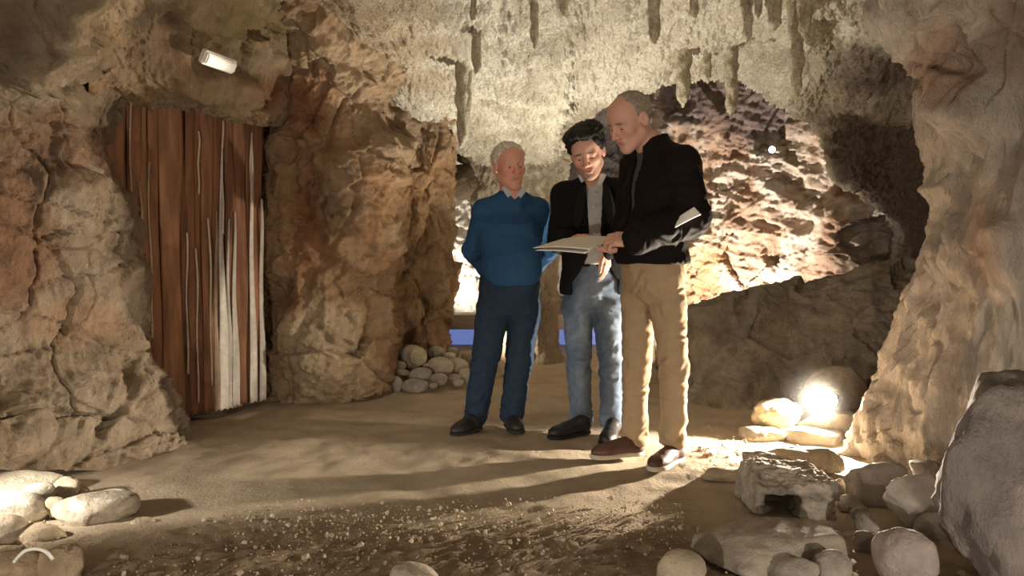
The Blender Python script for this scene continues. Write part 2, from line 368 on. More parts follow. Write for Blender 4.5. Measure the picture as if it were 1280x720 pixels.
# ---- back wall: white lit side chamber on the left, dark middle, orange chamber on the right
def d_back(P):
    px, py = proj(P); k = sstep(780, 880, px)
    st = P @ np.array([0.35, 0.0, 1.0]); q = np.stack([P[:, 0] * 1.2, P[:, 1] * 1.2, st * 5.5], 1)
    return (0.14 * fbm(P * 1.2, 4) + k * (0.16 * facets(P * np.array([1.3, 1.3, 1.7]), 40) + 0.06 * facets(P * 4.0, 2)) + 0.05 * (0.4 + 0.6 * k) * ridged(q, 3) + 0.02 * fbm(P * 9, 4) + 0.015 * ridged(P * 15, 3)
            + bumps(P, [(990, 225, 22, 28, 0, -0.16, 0.4), (1000, 275, 40, 16, 20, -0.12, 0.4), (940, 320, 40, 60, 0, 0.12, 0.3), (1050, 300, 45, 70, 10, 0.15, 0.4)]))
def c_back(P):
    px, py = proj(P)
    C = mixc((0.44, 0.40, 0.34), (0.52, 0.48, 0.41), sstep(-0.4, 0.4, fbm(P * 3, 4)))
    C2 = mixc((0.38, 0.255, 0.18), (0.52, 0.43, 0.35), sstep(-0.35, 0.45, fbm(P * 2.2, 4)))
    k = sstep(740, 840, px)[:, None]; C = C * (1 - k) + C2 * k
    return patches(P, C, [(890, 120, 160, 62, 10, (0.13, 0.10, 0.095), 0.92), (880, 340, 50, 50, 0, (0.48, 0.28, 0.13), 0.6), (960, 215, 30, 40, 0, (0.56, 0.52, 0.48), 0.6), (1090, 290, 35, 50, 0, (0.46, 0.41, 0.35), 0.7), (745, 210, 95, 130, 0, (0.075, 0.062, 0.056), 0.95)])  # near-black middle patch is the unlit passage's shade put into the colour
rows = []
for y, dd in [(-120, 0.3), (-20, 0.2), (60, 0.0), (120, -0.1), (190, 0.0), (260, 0.0), (330, 0.0), (390, -0.15), (440, -0.25), (520, -0.3)]:
    rows.append([(430, y, 9.6), (500, y, 9.5), (560, y, 9.3), (610, y, 9.3), (660, y, 9.6), (720, y, 10.0), (780, y, 9.8), (830, y, 8.9 + dd), (880, y, 8.2 + dd), (940, y, 7.8 + dd), (1000, y, 7.5 + dd), (1070, y, 7.1 + dd), (1140, y, 6.9 + dd), (1230, y, 6.7 + dd), (1330, y, 6.5 + dd)])
wb = sheet('wall_back', rows, 330, 480, d_back, c_back, M['rock'])
tag(wb, 'orange and white rock wall of the lit chambers behind the men', kind='structure')

# ---- right wall behind the flowstone column, closing the side
rows = [[('w', 4.3, 7.6, z), ('w', 4.1, 6.4, z), ('w', 3.7, 5.2, z), ('w', 3.1, 4.1, z), ('w', 2.7, 3.0, z), ('w', 2.5, 2.0, z), ('w', 2.5, 0.5, z), ('w', 2.6, -1.2, z)] for z in (3.2, 2.4, 1.6, 0.8, -0.1)]
tag(sheet('wall_right', rows, 130, 190, lambda P: 0.12 * fbm(P * 1.5, 4) + 0.06 * facets(P * 2.5, 12) + 0.02 * fbm(P * 9, 3), lambda P: mixc((0.26, 0.20, 0.16), (0.36, 0.29, 0.23), sstep(-0.4, 0.4, fbm(P * 2, 4))), M['rock']),
    'shadowed brown rock wall on the right', kind='structure')

# ---- pillar in the passage behind the man in blue: a column flaring into the ceiling
def pillar():
    n, m = 150, 150; V = []
    prof = catmull(np.array([[0.0, 662, 452, 46], [0.06, 660, 440, 42], [0.2, 655, 400, 40], [0.4, 650, 340, 46], [0.58, 648, 280, 52], [0.74, 646, 225, 60], [0.86, 645, 180, 72], [0.94, 645, 140, 100], [1.0, 646, 110, 160]], float), n)
    for i in range(n):
        _, cx, cy, hw = prof[i]; c = W(cx, cy, 7.45); r = hw / F_PX * 7.45
        q = np.linspace(0, 2 * math.pi, m, endpoint=False)
        V.append(np.stack([c[0] + r * np.cos(q), c[1] + r * 0.8 * np.sin(q), np.full(m, c[2])], 1))
    V = np.concatenate(V); ctr = W(655, 400, 7.45); dr = V - ctr; dr[:, 2] = 0; dr /= np.linalg.norm(dr, axis=1)[:, None]
    f1, _, _ = worley(V * 22, 3)
    V = V + dr * (0.05 * fbm(V * np.array([4, 4, 1.6]), 3) + 0.05 * (0.6 - f1) * sstep(1.0, 1.8, V[:, 2]) + 0.035 * ridged(V * np.array([9, 9, 3.5]), 3) - 0.03)[:, None]
    a = np.arange(n * m).reshape(n, m); b = np.roll(a, -1, 1)
    Fc = np.stack([a[:-1], b[:-1], b[1:], a[1:]], -1).reshape(-1, 4)
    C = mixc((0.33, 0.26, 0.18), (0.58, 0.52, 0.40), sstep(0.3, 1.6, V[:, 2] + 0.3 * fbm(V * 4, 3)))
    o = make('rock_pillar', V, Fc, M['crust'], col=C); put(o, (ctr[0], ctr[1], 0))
    return tag(o, 'knobbly rock pillar flaring up into the ceiling behind the man in blue', 'rock pillar')
pillar()

# ---- flowstone column on the right
def seg(P, a, b, w, h):
    x, y = proj(P); ax, ay = a; bx, by = b; t = np.clip(((x - ax) * (bx - ax) + (y - ay) * (by - ay)) / ((bx - ax) ** 2 + (by - ay) ** 2), 0, 1)
    d = np.hypot(x - ax - t * (bx - ax), y - ay - t * (by - ay)) / w + 0.2 * perlin(P * 4)
    return h * np.exp(-d * d)
def d_col(P):
    q = np.stack([P[:, 0] * 7, P[:, 1] * 7, P[:, 2] * 0.8], 1); q[:, 0] += 0.7 * P[:, 2] + 0.22 * fbm(P * 1.3, 2)
    cr = np.exp(-(perlin(q * 1.25 + 5.0) / 0.07) ** 2)
    return (-0.03 * cr + 0.05 * fbm(P * 1.6, 3) + 0.060 * (ridged(q, 2, 0.35) - 0.55) + 0.008 * fbm(P * 9, 4) + 0.009 * (ridged(P * np.array([22, 22, 6]), 3) - 0.7)
            + seg(P, (1125, -20), (1228, 140), 22, 0.15) + seg(P, (1215, 135), (1195, 330), 22, 0.11) + seg(P, (1120, 118), (1190, 230), 14, 0.06)
            + seg(P, (1150, 330), (1100, 520), 16, 0.05) + seg(P, (1270, 300), (1240, 520), 26, 0.08) - seg(P, (1145, 60), (1190, 120), 9, 0.10)
            - seg(P, (1245, 20), (1275, 150), 45, 0.12) - seg(P, (1225, 330), (1190, 480), 9, 0.05) - seg(P, (1180, 300), (1165, 400), 7, 0.05))
def c_col(P):
    C = mixc((0.40, 0.345, 0.29), (0.51, 0.45, 0.385), sstep(-0.5, 0.5, fbm(P * np.array([4, 4, 1.3]), 4)))
    return patches(P, C, [(1170, 90, 60, 60, 40, (0.40, 0.25, 0.17), 0.7), (1260, 50, 60, 70, 0, (0.24, 0.16, 0.11), 0.7), (1250, 220, 40, 90, 0, (0.34, 0.28, 0.24), 0.5), (1230, 300, 25, 60, 0, (0.40, 0.27, 0.20), 0.5)])  # dark patch at the upper right puts the recess's shade into the colour
rows = []
for y, e, de in [(-300, 1050, 2.3), (-160, 1085, 2.9), (-40, 1128, 3.45), (20, 1142, 3.75), (80, 1166, 3.95), (120, 1146, 4.0), (170, 1158, 4.0), (230, 1182, 4.0), (300, 1170, 4.0), (380, 1143, 4.0), (470, 1104, 4.02), (540, 1068, 4.03), (572, 1052, 4.0), (610, 1040, 3.95)]:
    w = (1290 - e)
    rows.append([(e + 190, y, de + 1.5), (e + 75, y, de + 0.75), (e + 14, y, de + 0.28), (e, y, de), (e + 0.16 * w, y, de - 0.24), (e + 0.42 * w, y, de - 0.5), (e + 0.72 * w, y, de - 0.72), (1300, y, de - 0.85), (1420, y, de - 1.15), (1600, y, de - 1.5)])
rows.append([('w', *(pt(c)[:2] + np.array([0.0, -0.06])), -0.12) for c in rows[-1]])
wc = sheet('flowstone_column', rows, 420, 300, d_col, c_col, M['flow'])
put(wc, (2.0, 3.8, 0)); tag(wc, 'fluted beige flowstone column like a tree trunk right of the floodlight', 'rock column')

# ---- ledge in front of the orange chamber
def d_led(P):
    return 0.05 * fbm(P * 1.8, 3) + 0.06 * facets(P * np.array([2.0, 2.0, 2.6]), 31) + 0.02 * ridged(P * np.array([5, 5, 8]), 3) + 0.010 * fbm(P * 12, 3)
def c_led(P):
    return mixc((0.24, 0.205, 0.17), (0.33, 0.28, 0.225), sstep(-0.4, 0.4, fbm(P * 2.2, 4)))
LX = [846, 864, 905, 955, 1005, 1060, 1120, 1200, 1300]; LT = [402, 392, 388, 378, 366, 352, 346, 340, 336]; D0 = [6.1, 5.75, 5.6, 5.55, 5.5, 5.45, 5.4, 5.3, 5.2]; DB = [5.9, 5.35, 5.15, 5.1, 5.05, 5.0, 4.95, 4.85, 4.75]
rows = [[('w', *(W(x, t, d) + np.array([0.0, 1.3, -0.75]))) for x, t, d in zip(LX, LT, D0)], [('w', *(W(x, t, d) + np.array([0.0, 0.75, -0.2]))) for x, t, d in zip(LX, LT, D0)], [('w', *(W(x, t, d) + np.array([0.0, 0.3, 0.0]))) for x, t, d in zip(LX, LT, D0)],
        [(x, t, d) for x, t, d in zip(LX, LT, D0)], [(x, t + 45, d * 0.62 + b * 0.38) for x, t, d, b in zip(LX, LT, D0, DB)], [(x, t + 85, d * 0.28 + b * 0.72) for x, t, d, b in zip(LX, LT, D0, DB)],
        [('w', W(x, t, b)[0], b, 0.05) for x, t, b in zip(LX, LT, DB)], [('w', W(x, t, b)[0], b - 0.12, -0.08) for x, t, b in zip(LX, LT, DB)]]
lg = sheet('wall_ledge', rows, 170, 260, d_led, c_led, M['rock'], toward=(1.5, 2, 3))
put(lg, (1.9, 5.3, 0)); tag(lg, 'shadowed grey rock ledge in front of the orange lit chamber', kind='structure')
# ================================================================== solid shapes on a grid (smooth unions, then one skin)
class Vol:
    def __init__(s, lo, hi, h):
        s.h = h; s.lo = np.asarray(lo, float); n = np.ceil((np.asarray(hi) - s.lo) / h).astype(int) + 1
        s.ax = [(s.lo[i] + h * np.arange(n[i])).astype(np.float32) for i in range(3)]; s.F = np.full(n, 1.0, np.float32)
    def _sl(s, lo, hi, m):
        a = np.clip(np.floor((np.asarray(lo) - m - s.lo) / s.h).astype(int), 0, s.F.shape); b = np.clip(np.ceil((np.asarray(hi) + m - s.lo) / s.h).astype(int) + 1, 0, s.F.shape)
        return tuple(slice(a[i], b[i]) for i in range(3))
    def _xyz(s, sl):
        return s.ax[0][sl[0]][:, None, None], s.ax[1][sl[1]][None, :, None], s.ax[2][sl[2]][None, None, :]
    def comb(s, sl, d, k, op):
        a = s.F[sl]
        if op == '+':
            h = np.maximum(k - np.abs(a - d), 0) / k if k > 0 else 0; s.F[sl] = np.minimum(a, d) - h * h * k * 0.25
        else:
            d = -d; h = np.maximum(k - np.abs(a - d), 0) / k if k > 0 else 0; s.F[sl] = np.maximum(a, d) + h * h * k * 0.25
        return s
    def cap(s, a, b, ra, rb=None, k=0.02, op='+'):
        rb = ra if rb is None else rb; a = np.asarray(a, float); b = np.asarray(b, float); r = max(ra, rb)
        sl = s._sl(np.minimum(a, b) - r, np.maximum(a, b) + r, k + 2.5 * s.h); X, Y, Z = s._xyz(sl); e = b - a; ee = max(e @ e, 1e-9)
        t = np.clip(((X - a[0]) * e[0] + (Y - a[1]) * e[1] + (Z - a[2]) * e[2]) / ee, 0, 1)
        d = np.sqrt((X - a[0] - t * e[0]) ** 2 + (Y - a[1] - t * e[1]) ** 2 + (Z - a[2] - t * e[2]) ** 2) - (ra + (rb - ra) * t)
        return s.comb(sl, d.astype(np.float32), k, op)
    def loc(s, X, Y, Z, c, R):
        return tuple((X - c[0]) * R[0, i] + (Y - c[1]) * R[1, i] + (Z - c[2]) * R[2, i] for i in range(3))
    def ell(s, c, r, R=np.eye(3), k=0.02, op='+'):
        c = np.asarray(c, float); r = np.asarray(r, float); e = np.abs(R) @ r
        sl = s._sl(c - e, c + e, k + 2.5 * s.h); X, Y, Z = s._xyz(sl); u, v, w = s.loc(X, Y, Z, c, R)
        k0 = np.sqrt((u / r[0]) ** 2 + (v / r[1]) ** 2 + (w / r[2]) ** 2); k1 = np.sqrt((u / r[0] ** 2) ** 2 + (v / r[1] ** 2) ** 2 + (w / r[2] ** 2) ** 2) + 1e-6
        return s.comb(sl, (k0 * (k0 - 1) / k1).astype(np.float32), k, op)
    def box(s, c, hs, rd, R=np.eye(3), k=0.0, op='+'):
        c = np.asarray(c, float); hs = np.asarray(hs, float); e = np.abs(R) @ hs
        sl = s._sl(c - e, c + e, k + 2.5 * s.h); X, Y, Z = s._xyz(sl); q = s.loc(X, Y, Z, c, R)
        q = [np.abs(q[i]) - (hs[i] - rd) for i in range(3)]
        d = np.sqrt(sum(np.maximum(t, 0) ** 2 for t in q)) + np.minimum(np.maximum(np.maximum(q[0], q[1]), q[2]), 0) - rd
        return s.comb(sl, d.astype(np.float32), k, op)
    def clip(s, fn):
        """keep only where fn(X, Y, Z) < 0"""
        X, Y, Z = s._xyz((slice(None),) * 3); s.F = np.maximum(s.F, fn(X, Y, Z).astype(np.float32)); return s
    def mesh(s):
        F = s.F; ins = F < 0; n = np.array(F.shape)
        cnt = np.zeros(n - 1, np.int8)
        cs = [(i, j, k) for i in (0, 1) for j in (0, 1) for k in (0, 1)]
        for c in cs: cnt += ins[c[0]:n[0] - 1 + c[0], c[1]:n[1] - 1 + c[1], c[2]:n[2] - 1 + c[2]]
        act = np.argwhere((cnt > 0) & (cnt < 8)); idx = np.full(n - 1, -1, np.int32); idx[tuple(act.T)] = np.arange(len(act))
        acc = np.zeros((len(act), 3)); w = np.zeros(len(act))
        val = {c: F[act[:, 0] + c[0], act[:, 1] + c[1], act[:, 2] + c[2]].astype(float) for c in cs}
        for c in cs:
            for ax in range(3):
                if c[ax]: continue
                e = list(c); e[ax] = 1; e = tuple(e); a, b = val[c], val[e]; m = (a < 0) != (b < 0)
                t = np.where(m, a / np.where(m, a - b, 1), 0); p = np.repeat(np.array(c, float)[None], len(act), 0); p[:, ax] += t
                acc[m] += p[m]; w[m] += 1
        V = s.lo + (act + acc / w[:, None]) * s.h; Q = []
        for ax in range(3):
            sl0 = [slice(None)] * 3; sl1 = [slice(None)] * 3; sl0[ax] = slice(0, -1); sl1[ax] = slice(1, None)
            A = ins[tuple(sl0)]; B = ins[tuple(sl1)]; e = np.argwhere(A != B); b1, b2 = (ax + 1) % 3, (ax + 2) % 3
            ok = (e[:, b1] > 0) & (e[:, b2] > 0) & (e[:, b1] < n[b1] - 1) & (e[:, b2] < n[b2] - 1); e = e[ok]; fl = A[tuple(e.T)]
            q = []
            for (o1, o2) in ((1, 1), (0, 1), (0, 0), (1, 0)):
                f = e.copy(); f[:, b1] -= o1; f[:, b2] -= o2; q.append(idx[tuple(f.T)])
            q = np.stack(q, 1); Q.append(np.where(fl[:, None], q, q[:, ::-1]))
        return V, np.concatenate(Q)
def vnormals(V, Q):
    n = np.cross(V[Q[:, 2]] - V[Q[:, 0]], V[Q[:, 3]] - V[Q[:, 1]]); N = np.zeros_like(V)
    for i in range(4): np.add.at(N, Q[:, i], n)
    return N / (np.linalg.norm(N, axis=1)[:, None] + 1e-12)
def relax(V, Q, n=2, f=0.5):
    for _ in range(n):
        A = np.zeros_like(V); c = np.zeros(len(V))
        for i in range(4):
            for j in (1, 3):
                np.add.at(A, Q[:, i], V[Q[:, (i + j) % 4]]); np.add.at(c, Q[:, i], 1)
        V = V * (1 - f) + f * A / np.maximum(c, 1)[:, None]
    return V

# ================================================================== stones
def _ico(n):
    bm = bmesh.new(); bmesh.ops.create_icosphere(bm, subdivisions=n, radius=1); V = np.array([v.co[:] for v in bm.verts]); Fc = np.array([[v.index for v in f.verts] for f in bm.faces]); bm.free(); return V, Fc
ICO = {n: _ico(n) for n in (1, 2, 3, 4, 5)}
def stone_shape(seed, size, ang=0.5, sub=4, rough=0.05, flat=False):
    """a stone that fills a box of the given size; ang 0 = river cobble, 1 = broken block"""
    D, Fc = ICO[sub]; r = np.random.RandomState(seed)
    n = r.normal(size=(13, 3)); n /= np.linalg.norm(n, axis=1)[:, None]; n = np.concatenate([n, np.eye(3)[2:3], -np.eye(3)[2:3]]); d = r.uniform(0.62, 0.95, len(n))
    p = 4 + 46 * ang ** 2; q = np.maximum(D @ n.T / d, 0); rad = 1 / (np.sum(q ** p, 1) ** (1 / p) + 1e-6); rad = np.clip(rad, 0.4, 1.5) * ang + (1 - ang)
    V = D * rad[:, None]; V = V * (1 + rough * (0.5 + ang) * fbm(D * 2.2 + seed * 5.3, 4) + 0.35 * rough * ang * ridged(D * 6 + seed, 3))[:, None]
    lo, hi = V.min(0), V.max(0); V = (V - (lo + hi) / 2) / (hi - lo) * np.asarray(size)[None]
    return V, Fc
def stone(name, box, seed, col, label, cat='rock', group=None, d=None, ang=0.5, deep=0.68, sub=4, rough=0.05, tilt=0.0, sink=0.08, patch=None, material='stone'):
    """a stone whose outline fills the pixel box; it rests on the floor at the box's lower edge unless a distance is given"""
    x0, y0, x1, y1 = box; d = DF(y1) if d is None else d
    dc = d + 0.3 * deep * (x1 - x0) / F_PX * d
    a, b = W(x0, y1, d), W(x1, y0, dc); a[0] = W(x0, y1, dc)[0]; w, h = b[0] - a[0], b[2] - a[2]
    V, Fc = stone_shape(seed, (w, max(w * deep, 0.04), h * (1 + sink)), ang, sub, rough)
    if tilt:
        c, s = math.cos(math.radians(tilt)), math.sin(math.radians(tilt)); V = V @ np.array([[c, 0, s], [0, 1, 0], [-s, 0, c]])
        e = (V.max(0) - V.min(0)); V = V / e * np.array([w, w * deep, h * (1 + sink)])
    ctr = np.array([(a[0] + b[0]) / 2, dc, (a[2] + b[2]) / 2 - h * sink / 2])
    C = np.asarray(col)[None] * (1 + 0.22 * fbm(V * 14 + seed, 3))[:, None]
    if patch is not None:
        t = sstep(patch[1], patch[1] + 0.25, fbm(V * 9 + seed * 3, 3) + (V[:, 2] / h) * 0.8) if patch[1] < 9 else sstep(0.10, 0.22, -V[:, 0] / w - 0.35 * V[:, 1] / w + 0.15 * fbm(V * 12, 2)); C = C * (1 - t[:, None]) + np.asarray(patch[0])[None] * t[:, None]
    o = make(name, V, Fc, M[material], col=C); base = ctr + np.array([0, 0, V[:, 2].min()]); o.data.transform(Matrix.Translation((0, 0, -V[:, 2].min()))); o.location = base
    return tag(o, label, cat, group)
# ================================================================== the hide curtain in the doorway
def cur(px, off=0.0):
    """place on the line of the curtain seen at pixel column px"""
    k = (px - 640) / F_PX; t = (k * 4.62 + 2.17) / (0.39 - 0.62 * k); n = np.array([0.85, -0.53])
    return np.array([-2.17 + 0.39 * t, 4.62 + 0.62 * t]) + n * off
def curtain():
    root = empty('hide_curtain', (*cur(240), 0.0)); org = np.array(root.location)
    tag(root, 'brown hide curtain with hanging strips and pale cords closing the rock doorway', 'curtain')
    # the hide itself: a pleated sheet
    nu, nv = 260, 150; px = np.linspace(96, 329, nu); V = []
    for i in range(nv):
        t = i / (nv - 1); z = 2.06 * (1 - t) + 0.012
        for j in range(nu):
            s = j / (nu - 1)
            off = (0.012 + 0.03 * t) * math.sin(s * 55 + 1.5 * math.sin(s * 19)) + 0.012 * math.sin(s * 131) * t - 0.03
            V.append((*cur(px[j], off), z + 0.02 * math.sin(s * 9) * (1 - t)))
    V = np.array(V); V[:, 2] += 0.02 * fbm(V * 12, 2) * sstep(0.3, 0.0, V[:, 2])
    V[:, :2] += (0.02 * fbm(V * np.array([3, 3, 1.2]), 3))[:, None] * np.array([0.85, -0.53])[None]
    C = mixc((0.22, 0.085, 0.038), (0.33, 0.15, 0.075), sstep(-0.4, 0.4, fbm(V * np.array([9, 9, 1.3]), 4)))
    o = make('hide', V, grid_faces(nv, nu), M['hide'], parent=root, col=C, origin=org)
    sm = o.modifiers.new('thickness', 'SOLIDIFY'); sm.thickness = 0.008
    rng = random.Random(4)
    def strip(name, p0, p1, z0, z1, c, off, w0=1.0, bulge=0.008, material='hide'):
        nv, nu = 46, 9; V = []; ph = rng.random() * 9
        a, b = (p0 + p1) / 2, (p1 - p0) / 2
        for i in range(nv):
            t = i / (nv - 1); z = z0 + (z1 - z0) * t; w = b * (w0 + (1 - w0) * min(1, t * 1.35)) * (1 + 0.10 * math.sin(t * 7 + ph))
            for j in range(nu):
                s = -1 + 2 * j / (nu - 1)
                q = cur(a + w * s + 0.8 * math.sin(t * 5 + ph), off + bulge * (1 - s * s) + 0.008 * math.sin(t * 9 + ph))
                V.append((q[0], q[1], z + (0.006 * math.sin(s * 4 + ph) if i == nv - 1 else 0)))
        V = np.array(V); C = np.asarray(c)[None] * (1 + 0.3 * fbm(V * np.array([18, 18, 2.5]) + ph, 3))[:, None]
        o = make(name, V, grid_faces(nv, nu), M[material], parent=root, col=C, origin=org)
        m_ = o.modifiers.new('thickness', 'SOLIDIFY'); m_.thickness = 0.006
    R1, R2, R3, R4 = (0.37, 0.19, 0.105), (0.25, 0.115, 0.06), (0.32, 0.155, 0.085), (0.19, 0.09, 0.05)
    G1, G2, G3 = (0.50, 0.46, 0.40), (0.42, 0.38, 0.33), (0.30, 0.215, 0.15)
    for s in [(128, 160, 2.03, 0.35, R1, .010), (160, 177, 2.04, 0.3, R3, .014), (176, 187, 2.05, 0.25, R1, .018), (186, 200, 2.04, 0.1, R3, .012), (199, 226, 2.05, 0.02, R1, .020), (225, 234, 2.05, 0.02, R4, .012), (232, 244, 2.04, 0.02, R2, .020),
              (243, 251, 2.05, 0.02, R2, .014), (250, 264, 2.04, 0.02, R3, .022), (264, 280, 2.04, 0.02, R2, .014), (280, 293, 2.03, 0.02, R4, .018), (292, 309, 2.04, 0.03, R4, .012), (308, 328, 2.03, 0.03, R2, .010)]:
        strip('hide_strip', *s[:6])
    for s in [(262, 271, 1.35, 0.02, G3, .03, .25), (268, 279, 1.75, 0.02, G1, .04, .2), (278, 285, 1.3, 0.02, G2, .036, .3), (284, 293, 1.35, 0.03, G1, .04, .2), (307, 316, 1.85, 0.03, G1, .034, .22), (319, 327, 1.45, 0.03, G2, .034, .35)]:
        strip('fringe_strip', *s, material='cord')
    for (p, z0, z1) in [(161.5, 2.0, 1.05), (183.5, 1.62, 0.55), (172, 1.5, 0.8), (245.5, 1.85, 1.45), (275, 1.95, 1.2), (310.5, 1.9, 1.3), (228, 1.2, 0.3), (257, 1.3, 0.2), (240, 1.1, 0.1)]:
        strip('cord', p - 1.2, p + 1.2, z0, z1, (0.52, 0.42, 0.33), 0.045, 1.0, 0.004, 'cord')
curtain()

# ================================================================== white light fitting over the doorway
def fitting():
    c = W(276, 79, 4.12); root = empty('light_fitting', c); tag(root, 'slim white light fitting fixed to the rock over the hide curtain', 'light fitting')
    ux = W(296, 86, 4.22) - W(257, 72, 4.05); L_ = np.linalg.norm(ux); ux /= L_; n = np.array([0.05, -1.0, -0.25]); n -= ux * (n @ ux); n /= np.linalg.norm(n); uz = np.cross(ux, n); Rm = np.stack([ux, n, uz], 1)
    def bx(name, hs, off, m, bev):
        bm = bmesh.new(); bmesh.ops.create_cube(bm, size=2)
        for v in bm.verts: v.co = Vector((v.co.x * hs[0], v.co.y * hs[1] + off, v.co.z * hs[2]))
        bmesh.ops.bevel(bm, geom=bm.edges[:], offset=bev, segments=2, affect='EDGES')
        V = np.array([v.co[:] for v in bm.verts]) @ Rm.T; Fc = [[v.index for v in f.verts] for f in bm.faces]; bm.free(); make(name, V, Fc, m, parent=root, smooth=False)
    bx('housing', (L_ / 2, 0.022, 0.04), -0.03, M['white_plastic'], 0.006); bx('diffuser', (L_ / 2 * 0.93, 0.014, 0.030), 0.0, M['diffuser'], 0.008)
    bx('wall_bracket', (0.02, 0.09, 0.012), -0.12, M['black_metal'], 0.003)
M['diffuser'] = mat('diffuser', (0.85, 0.83, 0.76), 0.3, emit=(1, 0.9, 0.75), estr=0.04, nscale=30, namp=0.02)
fitting()

# ================================================================== floodlights standing on the ground
M['flood_glass'] = mat('flood_glass', (1, 0.95, 0.85), 0.2, emit=(1, 0.84, 0.58), estr=60)
def floodlight(loc, aim, power, label, color=(1, 0.86, 0.68), r=0.055, spot=None, stand=None, glow=None):
    stand = loc[2] if stand is None else stand
    root = empty('floodlight', (loc[0], loc[1], loc[2] - stand)); tag(root, label, 'floodlight', 'floodlights on the cave ground')
    f = Vector(aim) - Vector(loc); f.normalize(); Rm = f.to_track_quat('Z', 'Y').to_matrix(); org = Vector((0, 0, stand))
    def lathe(name, prof, m):
        n = 24; V = []; Fc = []
        for (rr, z) in prof:
            for j in range(n):
                q = 2 * math.pi * j / n; V.append(org + Rm @ Vector((rr * math.cos(q), rr * math.sin(q), z)))
        for i in range(len(prof) - 1):
            for j in range(n): Fc.append((i * n + j, i * n + (j + 1) % n, (i + 1) * n + (j + 1) % n, (i + 1) * n + j))
        return make(name, np.array([v[:] for v in V]), Fc, m, parent=root)
    lathe('housing', [(0.001, -0.07), (r * .6, -0.07), (r * .75, -0.055), (r * .75, -0.02), (r * 1.12, -0.005), (r * 1.12, 0.008), (r, 0.008), (r, 0.0)], M['black_metal'])
    lathe('lens', [(0.001, 0.004), (r * .5, 0.003), (r * .99, 0.0)], glow or M['flood_glass'])
    bm = bmesh.new(); bmesh.ops.create_cone(bm, cap_ends=True, segments=12, radius1=r * .7, radius2=0.012, depth=stand)
    V = np.array([v.co[:] for v in bm.verts]) + np.array([0, 0, stand / 2]); Fc = [[v.index for v in q.verts] for q in bm.faces]; bm.free(); make('stand', V, Fc, M['black_metal'], parent=root)
    p = Vector(loc) + f * 0.03
    if spot: lamp('floodlight_beam', 'SPOT', p, power, color, Vector(aim), 0.025, spot, 0.9, root)
    else: lamp('floodlight_glow', 'POINT', p, power, color, None, 0.03, parent=root)
    return root
LP = W(1036, 500, 4.30)
floodlight(tuple(LP), (0.2, 2.95, 0.25), 420, 'lit floodlight glaring among the stones beside the flowstone column', spot=140, stand=0.05)
floodlight((1.75, 7.0, 0.14), (2.1, 7.9, 1.0), 280, 'floodlight hidden behind the grey rock ledge', (1, 0.90, 0.78), spot=150)
floodlight((-0.98, 8.85, 0.50), (-0.5, 9.35, 1.3), 70, 'floodlight on the bench in the white side chamber', (1, 0.93, 0.84), spot=160, stand=0.14)
floodlight((-0.30, 6.95, 0.12), (0.15, 7.4, 0.9), 40, 'floodlight behind the stone pile at the foot of the pillar', spot=150)
floodlight((0.49, 5.6, 0.10), (0.35, 5.3, 2.4), 230, 'floodlight behind the three men pointing up at the ceiling', (1, 0.92, 0.78), spot=110)
floodlight((-2.35, 2.55, 0.42), (-1.85, 2.98, 0.08), 42, 'floodlight beside the white stones by the left wall', (1, 0.92, 0.80), spot=80)
floodlight((1.9, 0.6, 0.25), (-0.8, 5.0, 1.6), 45, 'added fill floodlight on the ground right of the path', (1, 0.88, 0.75), spot=110)  # added out of view as front fill
floodlight((-1.5, 0.2, 0.25), (0.6, 4.2, 1.3), 75, 'added fill floodlight on the ground left of the path', (1, 0.88, 0.75), spot=110)  # second fill lamp, added beside the camera and unseen

# small bright spotlight on the orange wall
def wall_spot():
    c = W(965, 187, 7.15); root = empty('wall_spotlight', c); tag(root, 'tiny glowing spotlight against the orange chamber wall', 'spotlight')
    V, Fc = ICO[3]; make('bulb', V * 0.028, Fc, M['flood_glass'], parent=root)
    n = 14; prof = [(0.012, 0.5), (0.012, 0.06), (0.036, 0.05), (0.036, 0.0)]; V = []; Q = []
    for (r, y) in prof:
        for j in range(n): V.append((r * math.cos(6.2832 * j / n), y, r * math.sin(6.2832 * j / n)))
    for i in range(3):
        for j in range(n): Q.append((i * n + j, i * n + (j + 1) % n, (i + 1) * n + (j + 1) % n, (i + 1) * n + j))
    make('mount', np.array(V), Q, M['black_metal'], parent=root)
wall_spot()

# ================================================================== stones
LG = (0.56, 0.50, 0.40); LB = (0.46, 0.37, 0.26); RG = (0.35, 0.305, 0.26); RB = (0.40, 0.33, 0.25)
# right of the path
stone('slab', (925, 534, 979, 561), 3, (0.38, 0.32, 0.24), 'thin flat slab under the left end of the yellow lit stone', d=4.22, ang=.8, sub=4)
stone('slab', (974, 534, 1056, 565), 5, (0.40, 0.34, 0.26), 'long flat slab in front of the floodlight', d=4.15, ang=.85, sub=4)
stone('boulder', (938, 497, 1004, 537), 11, (0.46, 0.38, 0.25), 'knobbly yellow lit stone sitting on thin slabs beside the floodlight', d=4.33, ang=.5, rough=.12)
stone('block', (994, 513, 1078, 542), 23, (0.40, 0.34, 0.26), 'squared stone block directly under the floodlight', d=4.27, ang=.95, deep=.5)
stone('boulder', (1000, 457, 1084, 530), 41, (0.38, 0.32, 0.25), 'rounded boulder right behind the floodlight', d=4.66, ang=.35, deep=.4)
stone('slab', (955, 560, 1062, 598), 9, (0.42, 0.35, 0.25), 'broad slab with a brightly lit top below the floodlight slabs', ang=.85, deep=.5)
stone('rock', (928, 564, 978, 601), 15, RG, 'small dark wedge shaped rock at the left end of the broad slab', ang=.8)
stone('boulder', (1055, 577, 1137, 632), 17, (0.34, 0.30, 0.26), 'angular boulder with a pale upper edge at the foot of the flowstone column', ang=.9, deep=.7, tilt=20)
